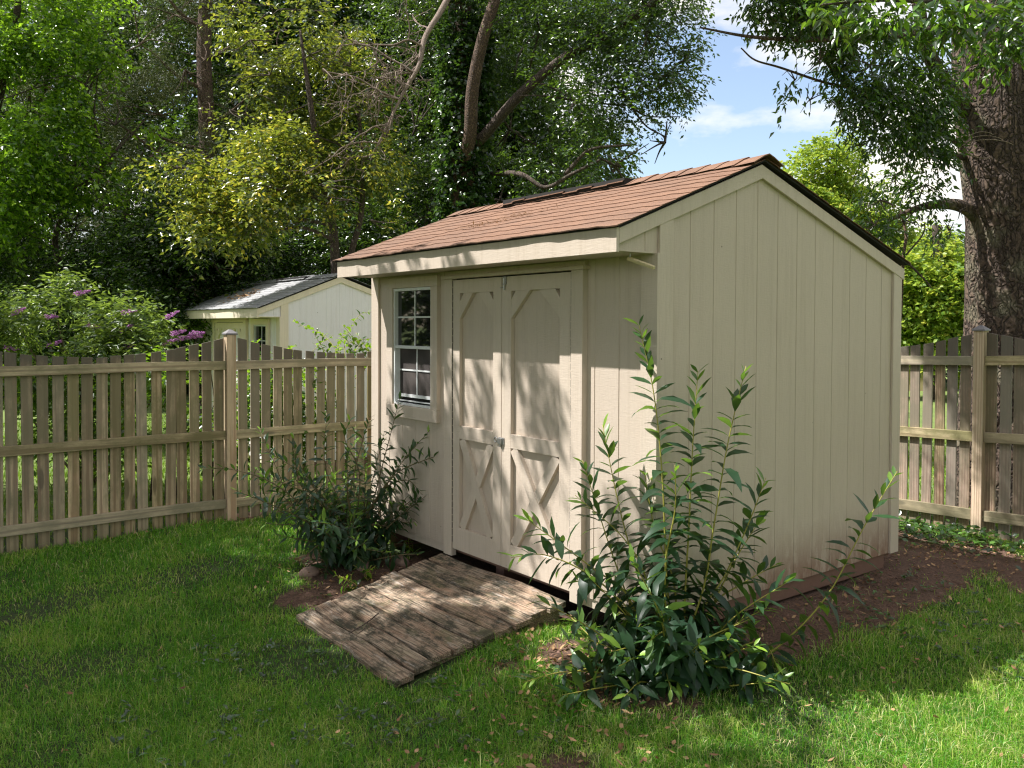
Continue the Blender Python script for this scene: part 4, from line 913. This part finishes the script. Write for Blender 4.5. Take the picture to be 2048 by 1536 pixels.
# tall trees of the background
for (x, z, kind, lab, bb) in ((240, 22, L_dark, 'tall dark background tree behind the cedar at upper left', ((100, 60, 22, 1.9), (240, 0, 22, 2.), (330, 150, 22, 1.9), (200, 240, 22, 2.), (60, 300, 22, 2.), (330, 330, 22, 1.9), (-60, 160, 22, 2.), (180, 430, 22, 2.), (30, 470, 22, 1.8), (-80, 380, 22, 2.))),
                              (560, 20, L_dark, 'tall dark background tree behind the yellowing tree', ((470, 120, 20, 1.7), (580, 60, 20, 1.8), (680, 140, 20, 1.8), (560, 230, 20, 1.8), (470, 320, 20, 1.7), (660, 310, 20, 1.8), (780, 230, 20, 1.7), (770, 60, 20, 1.8), (560, 420, 20, 1.7), (740, 400, 20, 1.8), (620, -60, 20, 2.), (400, -20, 20, 1.8))),
                              (1010, 21, L_oak, 'tall leafy background tree behind the ivy covered trunk', ((900, 200, 21, 1.8), (1000, 120, 21, 1.8), (1090, 220, 21, 1.5), (880, 60, 21, 1.9), (1100, 60, 21, 1.6), (980, 330, 21, 1.7), (1090, 370, 21, 1.3), (880, 380, 21, 1.8), (1180, 330, 20.5, 1.0), (1010, 450, 21, 1.6), (890, 500, 21, 1.7)))):
    p = at(x, 700, z); base = np.array([p[0], p[1], G(p[0], p[1]) - .1]); t = empty('background_tree', base, lab, 'tree')
    limb(t, [base, at(x, 500, z), at(x + 15, 250, z), at(x - 10, 0, z)], .25, .10, M_limb, name='trunk', n=12)
    bl = [B_(*q[:3], q[3]) for q in bb]
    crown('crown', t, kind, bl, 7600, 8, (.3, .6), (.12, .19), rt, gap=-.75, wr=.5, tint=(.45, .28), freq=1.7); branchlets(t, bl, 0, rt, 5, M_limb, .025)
# maple far behind the shed
for (x, z, lab, bb, n_) in ((1665, 30, 'rounded yellow green maple standing behind the shed roof', ((1665, 330, 30, 1.1), (1620, 380, 30, 1.4), (1700, 400, 30, 1.4), (1650, 460, 30, 1.7), (1740, 450, 30, 1.4), (1590, 430, 30, 1.1), (1770, 500, 30, 1.2), (1700, 520, 30, 1.6), (1640, 540, 30, 1.8), (1800, 560, 30, 1.3)), 5200),
                            (1870, 24, 'low sunny maple with yellow tips left of the big trunk', ((1840, 560, 24, 1.1), (1900, 560, 24, .9), (1870, 620, 24, 1.2), (1920, 640, 24, 1.1), (1820, 640, 24, 1.), (1850, 680, 24, 1.1), (1790, 590, 24, 1.), (1960, 600, 24, 1.2), (1930, 700, 24, 1.2)), 4200),
                            (1880, 36, 'pale olive tree farthest away between maple and trunk', ((1880, 500, 36, 1.1), (1850, 540, 36, 1.3), (1910, 540, 36, 1.3), (1880, 590, 36, 1.8)), 1800)):
    p = at(x, 700, z); base = np.array([p[0], p[1], G(p[0], p[1]) - .1]); t = empty('maple_tree', base, lab, 'tree')
    limb(t, [base, at(x, 640, z), at(x + 5, 560, z), at(x, 450, z)], .2, .08, M_limb, name='trunk', n=10)
    bl = [B_(*q[:3], q[3]) for q in bb]
    crown('crown', t, L_maple, bl, n_, 8, (.3, .6), (.11, .17), rt, gap=-.3, wr=.75, tint=(.40, .26), freq=1.0); branchlets(t, bl, 0, rt, 5, M_limb, .03)
# low trees that close the view to the horizon
for (x, z, lab) in ((1150, 24, 'leafy tree low behind the ridge of the brown roof'), (760, 26, 'far leafy tree hidden behind the white shed'), (-60, 24, 'far leafy tree at the left edge behind the butterfly bush'), (1990, 30, 'far leafy tree behind the big trunk'), (350, 26, 'far leafy tree low beyond the neighbour lawn'), (-620, 19, 'far leafy tree outside the left edge'), (2480, 19, 'far leafy tree outside the right edge'), (2230, 24, 'far leafy tree just right of the big trunk')):
    p = at(x, 700, z); base = np.array([p[0], p[1], G(p[0], p[1]) - .1]); t = empty('distant_tree', base, lab, 'tree')
    limb(t, [base, at(x, 560, z), at(x + 10, 480, z)], .2, .1, M_limb, name='trunk', n=8)
    bl = [B_(x + dx, y, z, r) for dx, y, r in ((-110, 640, 1.7), (0, 620, 1.8), (110, 640, 1.7), (-60, 560, 1.6), (60, 560, 1.6), (0, 680, 1.8), (-120, 700, 1.5), (120, 700, 1.5))]
    crown('crown', t, L_oak, bl, 4200, 8, (.3, .6), (.15, .24), rt, gap=-1.2, wr=.6, tint=(.4, .22), freq=1.0)

# big right tree
cx_, cy_ = at_plane(2012, 640, 1, 5.95)[:2]; zf = float((np.array([cx_, cy_, 1]) - CAM) @ CF)
base = np.array([cx_, cy_, G(cx_, cy_) - .15])
t = empty('big_trunk_tree', base, 'huge furrowed trunk with low leafy branches over the right fence', 'tree')
trunk_mesh(t, [base, at(2022, 800, zf), at(2018, 640, zf), at(2016, 480, zf), at(2010, 330, zf), at(2002, 180, zf), at(2000, 40, zf), at(2015, -150, zf), at(2040, -400, zf)], [.50, .45, .40, .385, .42, .44, .43, .34, .28], M_bark, nseg=96, k=22, ridge=.035, rng=rt)
trunk_mesh(t, [base + (-.42, .25, 0), at(1965, 700, zf + .25), at(1962, 560, zf + .25), at(1962, 440, zf + .22), at(1975, 330, zf + .2)], [.19, .17, .155, .145, .12], M_bark, name='second_stem', nseg=48, k=20, ridge=.04, rng=rt)
limb(t, [at(1965, 440, zf), at(1930, 415, zf - .1), at(1890, 408, zf - .15), at(1840, 415, zf - .3), at(1780, 440, zf - .5)], .085, .018, M_bark, n=14)
limb(t, [at(1960, 250, zf), at(1900, 180, zf - .2), at(1850, 90, zf - .3), at(1835, 0, zf - .4), at(1800, -100, zf - .4)], .085, .05, M_limb)
limb(t, [at(1930, 315, zf), at(1870, 305, zf - .2), at(1800, 270, zf - .4), at(1700, 180, zf - .6), at(1640, 110, zf - .7)], .035, .012)
limb(t, [at(1920, 290, zf), at(1860, 250, zf - .2), at(1790, 200, zf - .4), at(1725, 170, zf - .5)], .03, .012)
limb(t, [at(1960, 40, zf - .3), at(1800, 70, zf - .8), at(1680, 78, zf - 1.1), at(1570, 78, zf - 1.3), at(1490, 72, zf - 1.4), at(1400, 55, zf - 1.5)], .04, .008)
limb(t, [at(1790, 200, zf - .4), at(1730, 182, zf - .6), at(1650, 165, zf - .8), at(1560, 135, zf - .9), at(1510, 120, zf - 1.), at(1482, 96, zf - 1.)], .018, .006, M_bark2)
limb(t, [at(1800, 640, zf - .2), at(1806, 520, zf - .4), at(1812, 470, zf - .4), at(1800, 420, zf - .4)], .02, .012, M_bark2); limb(t, [at(1810, 520, zf - .4), at(1850, 560, zf - .3), at(1862, 575, zf - .3)], .012, .006); limb(t, [at(1812, 510, zf - .4), at(1845, 470, zf - .4), at(1850, 445, zf - .4)], .010, .005)
bl = [B_(x, y, z, r) for x, y, z, r in ((1530, 20, 7.6, .17), (1610, 30, 7.6, .27), (1700, 40, 7.7, .45), (1800, 60, 7.9, .5), (1850, 80, 8.2, .4), (1640, 120, 7.8, .33), (1740, 130, 8, .42), (1820, 180, 8.3, .42), (1855, 220, 8.5, .28), (1590, 160, 7.9, .22), (1680, 220, 8, .28), (1760, 240, 8.2, .36), (1840, 290, 8.4, .34), (1720, 290, 8.1, .2), (1790, 350, 8.3, .28), (1850, 370, 8.5, .26), 
      (1150, -230, 7.6, .6), (1260, -200, 7.7, .55), (1360, -260, 7.9, .6), (1210, -330, 7.9, .6), (1420, -150, 8., .4), (1760, 400, 8, .22), (1810, 440, 8, .22), (1750, 450, 8, .16), (1900, 460, 8.4, .14), (1920, 420, 8.4, .12), (1870, 10, 8, .4), (1620, 200, 7.9, .16), (1980, -60, 7.8, .7), (1700, -80, 7.8, .7), (1570, -90, 7.6, .4))]  # first clumps here, above the frame, are added to shade the right fence
crown('crown', t, L_ash, bl, 3900, 7, (.12, .3), (.05, .085), rt, gap=-.05, wr=.36, tint=(.35, .22), freq=3.2, dz=-.45, droop=.3, shell=.3, outw=.5)
branchlets(t, bl, 0, rt, 5, M_limb, .007)
bl = [B_(x, y, z, r) for x, y, z, r in ((1690, 15, 5.6, .14), (1760, 20, 5.6, .16), (1840, 30, 5.7, .16), (1640, 20, 5.5, .1), (1950, 60, 6, .14), (2010, 90, 6.1, .14), (2040, 40, 6.1, .16), (1980, 20, 6, .14), (1900, 20, 5.8, .14))]
limb(t, [at(2000, -120, zf - .6), at(1980, -40, 6.6), at(1900, 0, 6.0), at(1760, 0, 5.6), at(1640, 10, 5.5)], .03, .006, name='limb')
crown('low_spray', t, L_ash, bl, 170, 6, (.10, .22), (.07, .11), rt, gap=-1.5, wr=.4, tint=(.5, .3), freq=3, dz=-.6, droop=.25, shell=.2, outw=.4)
cr_ = at(1965, 290, zf - .42)
m = MB(); lo_ = np.array(t.location)
for k in range(3):
    a = np.linspace(rt.uniform(0, 1), rt.uniform(3.5, 5.5), 20); rx, rz = .17 + .05 * k, .13 - .02 * k
    m.tube(cr_ + (CR[None] * (rx * np.cos(a))[:, None] + CU[None] * (rz * np.sin(a))[:, None] - CF[None] * .05 * k) + np.array([0, 0, -.03 * k]) - lo_, .0045, 5, False)
m.build('dry_vine', M_dead, t, smooth=True)

# shade trees of the same yard, left of and behind the camera
for (bx, by, lab, bb) in ((-7.6, -8.6, 'tall shade tree left of the lawn', ((-4.6, -7.2, 6.6, 2.6), (-7.6, -6.2, 6.4, 2.4), (-9.3, -7.2, 7.4, 2.6), (-6.3, -8.8, 8.2, 2.6), (-7.4, -5.1, 5.6, 1.1), (-9., -5.0, 6.0, 1.2), (-5.6, -5.5, 5.6, 1.1))),
                          (-.6, -9.2, 'tall shade tree behind the lawn', ((-1.6, -7.0, 6.2, 2.4), (1.2, -7.2, 6.4, 2.6), (3.6, -6.9, 6.6, 2.4), (-.4, -9.2, 8.2, 2.6), (-3.4, -5.0, 5.8, 1.05), (-2.1, -4.65, 5.9, 1.05), (-.6, -4.6, 5.8, 1.1), (.9, -4.8, 5.8, 1.2), (3.0, -4.6, 6.0, 1.3)))):
    base = np.array([bx, by, G(bx, by) - .1]); t = empty('shade_tree', base, lab, 'tree')
    limb(t, [base, base + (.1, 0, 2), base + (.2, .3, 4.5), base + (0, .2, 7)], .26, .12, M_bark2, name='trunk', n=14)
    for q in bb: limb(t, [base + (.1, .1, 3.6), (np.array(q[:3]) + base + (0, 0, 3)) / 2, np.array(q[:3])], .08, .03)
    bl = [((q[0], q[1], q[2]), (q[3], q[3], q[3] * .8)) for q in bb]
    crown('crown', t, L_oak, bl, 9500, 8, (.3, .55), (.10, .16), rt, gap=-.9, wr=.55, tint=(.38, .2), freq=1.1)
for (bx, by, lab, bb) in ((-9.5, -4.6, 'round dark tree beside the left fence outside the lawn', ((-9.5, -5.2, 2.4, 1.7), (-10.5, -7.5, 2.6, 1.9), (-11.5, -9.5, 2.8, 2.0), (-8.3, -11., 2.6, 2.))),
                          (8.6, 3.2, 'unseen leafy tree added right of the yard to dim the gable', ((8.6, 3.2, 3.6, 2.4), (8.2, 5.2, 4.6, 2.4), (8.9, .8, 3.4, 2.2), (8.6, 3.4, 6.0, 2.4), (9.5, -1.5, 3.2, 2.2), (8., 7.0, 3., 2.)))):  # right tree is unseen, added to cut sky light on the gable
    base = np.array([bx, by, G(bx, by) - .1]); t = empty('shade_tree', base, lab, 'tree')
    limb(t, [base, base + (.1, 0, 1.5), base + (.2, .3, 3)], .2, .1, M_bark2, name='trunk', n=12)
    bl = [((q[0], q[1], q[2]), (q[3], q[3], q[3])) for q in bb]
    crown('crown', t, L_oak, bl, 3600, 8, (.3, .55), (.12, .18), rt, gap=-.6, wr=.6, tint=(.38, .2), freq=1.1)
spl = empty('shade_branch', (-4.9, -5.0, 5.6), 'unseen leafy bough with clumps shaped to dapple the shed doors', 'branch')
limb(spl, [(-6.2, -7.5, 5.4), (-5.2, -5.5, 5.6), (-4.6, -3.2, 5.9)], .05, .012, M_limb)
bl = [((-4.75, -2.95, 6.0), (.42, .30, .25)), ((-4.45, -3.35, 6.0), (.35, .25, .25)), ((-5.3, -3.5, 5.9), (.35, .35, .3)), ((-3.75, -3.95, 5.9), (.45, .3, .25)), ((-4.35, -2.98, 6.0), (.26, .16, .15)), ((-4.95, -2.95, 6.), (.3, .2, .15)), ((-2.75, -3.1, 6.), (.2, .14, .1)), ((-4.32, -2.6, 6.), (.09, .22, .15)), ((-3.2, -2.58, 6.), (.15, .13, .12)), ((-3.85, -3.05, 6.), (.42, .13, .1)), ((-3.9, -2.5, 6.), (.08, .2, .1))]  # unseen clumps, shaped and placed for the leaf shade on doors and ramp
crown('leaves', spl, L_oak, bl, 1150, 7, (.12, .24), (.07, .11), rt, gap=-1, wr=.55, freq=2)

# butterfly bush behind the left fence
p = at(190, 720, 10.8); base = np.array([p[0], p[1], G(p[0], p[1]) - .05])
t = empty('butterfly_bush', base, 'wide bush with purple flower spikes behind the left fence', 'shrub')
bl = [(at(x, y, z), (r, r, r * .75)) for x, y, z, r in ((40, 655, 10.6, .38), (110, 625, 10.6, .36), (170, 620, 10.7, .32), (150, 670, 10.4, .4), (230, 655, 10.4, .36), (60, 700, 10.3, .4), (280, 660, 10.3, .35), (320, 690, 10.2, .3), (230, 700, 10.2, .4), (-30, 660, 10.5, .5), (100, 680, 10.2, .45), (360, 700, 10.2, .22), (150, 575, 10.9, .2), (-20, 720, 10.3, .5), (150, 740, 10.2, .5), (280, 740, 10.2, .4))]
for q in bl: limb(t, [base + rt.normal(size=3) * (.1, .1, 0), (np.array(q[0]) + base) / 2 + rt.normal(size=3) * .08, q[0]], .018, .006, L_stem2, name='stem', n=6)
crown('leaves', t, L_butter, bl, 1900, 7, (.18, .42), (.06, .11), rt, gap=-.1, wr=.34, tint=(.45, .28), freq=4., shell=.5)
for (x, y, an) in ((102, 633, 0), (188, 652, -.3), (38, 622, .5), (259, 623, .2), (345, 629, .6), (390, 673, 0), (396, 666, 0), (358, 664, .3), (340, 683, .4), (110, 687, .5), (254, 655, .5), (22, 697, -.2), (165, 585, .3), (372, 675, .2), (262, 691, .3)):
    c = at(x, y, 10.0); d = unit(CR * math.cos(an) + CU * math.sin(an) * .8); n = 130; tt = rt.random(n); rad = .026 * (1 - tt * .75)
    q = c + d * (tt[:, None] - .5) * .15 + unit(rt.normal(size=(n, 3))) * rad[:, None]
    V, T, ti = leaf_arrays(q - base, unit(q - c + rt.normal(size=(n, 3)) * .02), rt.normal(size=(n, 3)), rt.uniform(.014, .024, n), rt.uniform(.014, .02, n), rt.random(n), 0)
    link_mesh('flower_spike', np_mesh('flower_spike', V, T, ti), L_flower, t)
# climbing vine on the neighbour side of the left fence
p = at(640, 720, 9.4); base = np.array([p[0], p[1], G(p[0], p[1])])
S3 = []; rv_ = np.random.default_rng(9)
def addv(pts, z=9.3): S3.append([np.array(at(x, y, z + .1 * i)) for i, (x, y) in enumerate(pts)])
addv([(680, 720), (665, 690), (640, 665), (612, 655), (585, 640)], 9.6); addv([(690, 715), (690, 680), (705, 650), (722, 628), (745, 624)], 9.6); addv([(700, 720), (720, 690), (735, 685)], 9.5)
for k in range(34):
    x = rv_.uniform(500, 760); y0 = rv_.uniform(720, 800); S3.append([np.array(at(x, y0, 9.2 + rv_.uniform(0, .5))), np.array(at(x + rv_.normal(0, 20), y0 - 35, 9.4)), np.array(at(x + rv_.normal(0, 30), y0 - rv_.uniform(50, 85) * (1 if x > 600 else .75), 9.4 + rv_.uniform(-.1, .3)))])
shrub('climbing_vine', 'vine shoots with heart shaped leaves against the white shed wall', base, S3, (.05, .085), rv_, mat=L_bright, cat='vine', wr=.75, gapn=.06, r0=.004)
p = at(250, 900, 9.6)
t = empty('vine_bed', (p[0], p[1], G(p[0], p[1])), 'leafy vines and weeds seen through the gaps of the left fence', 'vine')
bl = [(at(x, y, z), (.3, .3, .35)) for x, y, z in ((330, 770, 9.4), (300, 830, 9.4), (350, 880, 9.3), (250, 800, 9.6), (420, 800, 9.2), (430, 880, 9.2), (180, 780, 9.8), (200, 860, 9.6), (520, 790, 9), (560, 860, 9), (620, 810, 8.9), (680, 800, 8.9), (640, 900, 8.9), (530, 920, 9), (700, 880, 8.8), (80, 760, 10), (300, 930, 9.2), (120, 880, 9.7))]
for q in bl[:9]: limb(t, [(q[0][0], q[0][1], G(q[0][0], q[0][1])), np.array(q[0]) + rt.normal(size=3) * .1, np.array(q[0]) + (0, 0, .4)], .012, .004, M_limb, name='stem', n=6)
crown('leaves', t, L_bright, bl, 1900, 6, (.12, .28), (.05, .09), rt, gap=-.5, wr=.6, tint=(.45, .25), freq=3, clip=lambda P: P[:, 0] < -5.08)

# ground ivy at the right fence
rgi = np.random.default_rng(15); n = 1500
gx_ = rgi.normal(-.75, .55, n); gy_ = 4.30 - np.abs(rgi.normal(0, .32, n)); extra = rgi.random(n) < .25
gx_ = np.where(extra, rgi.uniform(-1., 1.8, n), gx_); gy_ = np.where(extra, rgi.uniform(3.2, 4.35, n), gy_)
ok = (vnoise(np.stack([gx_, gy_, 0 * gx_], -1), 4, 1) > -.5); gx_, gy_ = gx_[ok], gy_[ok]; n = len(gx_)
B = np.stack([gx_, gy_, ground_z(gx_, gy_) + rgi.uniform(.01, .13, n)], -1); A = rgi.normal(size=(n, 3)); A[:, 2] *= .3
Nn = np.array([0, 0, 1.]) + rgi.normal(size=(n, 3)) * .35
V, T, ti = rich_leaves(B, unit(A), Nn, rgi.uniform(.035, .07, n), rgi.uniform(.03, .055, n), rgi.random(n) ** 1.2, .3)
tag(link_mesh('ground_ivy', np_mesh('ground_ivy', V, T, ti), L_ivy), 'pale green ground ivy along the foot of the right fence', 'ground cover', kind='stuff')
# leaf litter
def litter(cx, cy, sx, sy, n):
    return rgi.normal(cx, sx, n), rgi.normal(cy, sy, n)
LX = [litter(.45, -1.15, .4, .35, 260), litter(-.2, -.5, .35, .25, 330), litter(.3, 3.4, .9, .6, 700), litter(.3, 1.4, .3, .9, 260), (rgi.uniform(-5, 3, 90), rgi.uniform(-3.3, 3, 90)), litter(-2.6, -.5, .4, .35, 260), litter(1.6, .3, .8, .9, 60), litter(-.8, 4.1, 1, .25, 300), litter(-4.8, 0, .1, .8, 60)]
gx_ = np.concatenate([a for a, b in LX]); gy_ = np.concatenate([b for a, b in LX]); ok = ~in_shed(gx_, gy_) & ~in_ramp(gx_, gy_) & (gx_ > -4.9) & (gy_ < 4.45); gx_, gy_ = gx_[ok], gy_[ok]; n = len(gx_)
lift = np.where(dirt_mask(gx_, gy_) < .4, .03, .006)
B = np.stack([gx_, gy_, ground_z(gx_, gy_) + lift + rgi.uniform(0, .012, n)], -1); A = rgi.normal(size=(n, 3)); A[:, 2] *= .2
V, T, ti = rich_leaves(B, unit(A), np.array([0, 0, 1.]) + rgi.normal(size=(n, 3)) * .3, rgi.uniform(.015, .045, n), rgi.uniform(.010, .026, n), rgi.random(n) ** 1.3, -.7)
tag(link_mesh('leaf_litter', np_mesh('leaf_litter', V, T, ti), L_litter), 'dry brown fallen leaves scattered over soil and lawn', 'leaf litter', kind='stuff')
# clods and crumbs on the bare soil
cxx = np.concatenate([rgi.uniform(-.2, 1.6, 5000), rgi.uniform(-3.2, .3, 1500)]); cyy = np.concatenate([rgi.uniform(-.4, 4.2, 5000), rgi.uniform(-1.1, 0, 1500)])
ok = (dirt_mask(cxx, cyy) > .55) & ~in_shed(cxx, cyy) & ~in_ramp(cxx, cyy); cxx, cyy = cxx[ok], cyy[ok]; n = len(cxx); rr_ = .004 + .011 * rgi.random(n) ** 3
Cc = np.stack([cxx, cyy, ground_z(cxx, cyy)], -1); oc = np.array([(1, 0, 0), (-.5, .87, 0), (-.5, -.87, 0), (0, 0, .8)])
V = (Cc[:, None] + (oc[None] + rgi.normal(size=(n, 4, 3)) * .3) * rr_[:, None, None]).reshape(-1, 3); k_ = np.arange(n)[:, None] * 4
T = np.concatenate([k_ + np.array(t_) for t_ in ((0, 1, 3), (1, 2, 3), (2, 0, 3))], 1).reshape(-1, 3)
tag(link_mesh('soil_clods', np_mesh('soil_clods', V, T), M_brownbeam), 'small crumbs and clods of reddish soil beside the shed', 'soil', kind='stuff')
# weeds with broad leaves in the grass
wx = rgi.uniform(-4.8, 2.6, 1500); wy = rgi.uniform(-3.2, 2.5, 1500); ok = ~in_shed(wx, wy) & ~in_ramp(wx, wy) & (vnoise(np.stack([wx, wy, 0 * wx], -1), 1.3, 2) > .3); wx, wy = wx[ok], wy[ok]
wx = np.repeat(wx, 6) + rgi.normal(0, .02, len(wx) * 6); wy = np.repeat(wy, 6) + rgi.normal(0, .02, len(wy) * 6); n = len(wx)
B = np.stack([wx, wy, ground_z(wx, wy) + .03], -1); A = rgi.normal(size=(n, 3)); A[:, 2] = np.abs(A[:, 2]) * .4
V, T, ti = rich_leaves(B, unit(A), np.tile([0, 0, 1.], (n, 1)) + rgi.normal(size=(n, 3)) * .2, rgi.uniform(.02, .05, n), rgi.uniform(.012, .026, n), rgi.uniform(.1, .8, n), .4)
tag(link_mesh('lawn_weeds', np_mesh('lawn_weeds', V, T, ti), L_ivy), 'small broad leaved weeds mixed into the lawn', 'weeds', kind='stuff')

# stones and sprouting weeds beside the ramp
s = NT('brown_stone'); o = s.obj(); nn = s.noise(o, 9, 6, .7); M_rock = s.set(s.mix(nn, (.16, .10, .075), (.34, .24, .19)), .9); s.bump(nn, .6, .02)
def stone(pos, r, label, seed):
    rs = np.random.default_rng(seed); n = 14; m_ = 9; P = []
    for i in range(m_ + 1):
        th = PI * i / m_
        for j in range(n):
            ph = 2 * PI * j / n; d = np.array([math.sin(th) * math.cos(ph), math.sin(th) * math.sin(ph), math.cos(th)])
            k = 1 + .22 * float(vnoise(d + seed, 1.3)) + .06 * float(vnoise(d + seed, 4, 1)); P.append(d * k * np.array(r))
    F = [(i * n + j, i * n + (j + 1) % n, (i + 1) * n + (j + 1) % n, (i + 1) * n + j) for i in range(m_) for j in range(n)]
    m = MB(); m.poly(P, F); o = m.build('stone', M_rock, None, smooth=True, loc=pos); tag(o, label, 'stone', 'stones beside the ramp'); o.rotation_euler = (0, 0, seed)
for px_, py_, r, lab, sd in ((622, 1152, (.075, .055, .05), 'reddish stone at the lawn edge below the left shrub, leftmost', 1), (727, 1146, (.06, .05, .04), 'brown stone under the left shrub between its stems and the ramp', 2), (800, 1140, (.08, .05, .04), 'long mossy stone touching the ramp side', 3)):
    p = at_plane(px_, py_, 2, -.26); stone((p[0], p[1], G(p[0], p[1]) + .01), r, lab, sd)
for px_, py_, lab in ((820, 1112, 'pair of fresh green weed leaves upright beside the ramp top'), (700, 1180, 'small spreading weed at the foot of the left shrub'), (735, 1165, 'yellow green sprout beside the ramp stones')):
    p = at_plane(px_, py_, 2, -.25); b = np.array([p[0], p[1], G(p[0], p[1])]); st = [[b, b + (rgi.normal(0, .03), rgi.normal(0, .03), .05), b + (rgi.normal(0, .05), rgi.normal(0, .05), .11)] for _ in range(4)]
    shrub('weed', lab, b, st, (.05, .09), rgi, mat=L_bright, cat='weed', wr=.4, gapn=.05, r0=.002)
# twig lying on the ramp and debris on the roof
tw = empty('twig', (-1.75, -.93, -.235), 'dry forked twig lying across the lower ramp planks', 'twig'); m = MB(); z_ = -.232
def rpz(x, y): return -.047 + (y + .035) * .2075
q = [at_plane(700, 1262, 2, -.24), at_plane(735, 1248, 2, -.235), at_plane(757, 1236, 2, -.232)]
q = [np.array((a[0], a[1], rpz(a[0], a[1]) + .014)) for a in q]; m.tube(smooth_path(np.array(q) - (-1.75, -.93, -.235), 4), .004, 6)
q2 = [q[1], q[1] + (.06, -.05, -.012), q[1] + (.1, -.12, -.02)]; m.tube(smooth_path(np.array(q2) - (-1.75, -.93, -.235), 4), .0025, 5); m.build('twig', M_limb, tw)
n = 170; rx_ = np.concatenate([rgi.normal(-1.62, .16, n // 2), rgi.normal(-1.9, .14, n // 2)]); ry_ = np.concatenate([rgi.normal(.28, .05, n // 2), rgi.normal(.16, .04, n // 2)])
def roofz(y): return 2.16 + (y + .345) * .392
B = np.stack([rx_, ry_, roofz(ry_) + .012], -1); A = rgi.normal(size=(n, 3)); A[:, 2] *= .15
V, T, ti = rich_leaves(B, unit(A), np.tile([0, -.3, 1.], (n, 1)), rgi.uniform(.02, .05, n), rgi.uniform(.004, .010, n), rgi.random(n) * .25, .0)
tag(link_mesh('roof_debris', np_mesh('roof_debris', V, T, ti), L_litter), 'dark twig and leaf debris lying on the brown roof', 'debris', kind='stuff')
c_ = np.array(shed2.location); n = 60; rx_ = rgi.normal(-1.9, .25, n); ry_ = rgi.normal(.15, .1, n); B = np.stack([rx_ + c_[0], ry_ + c_[1], roofz(ry_) + .015 + c_[2]], -1); A = rgi.normal(size=(n, 3)); A[:, 2] *= .3
V, T, ti = rich_leaves(B, unit(A), np.tile([0, -.3, 1.], (n, 1)), rgi.uniform(.06, .12, n), rgi.uniform(.03, .06, n), .4 + rgi.random(n) * .5, .5)
tag(link_mesh('roof_leaves', np_mesh('roof_leaves', V, T, ti), L_litter), 'orange dead leaves lying on the grey roof of the white shed', 'debris', kind='stuff')
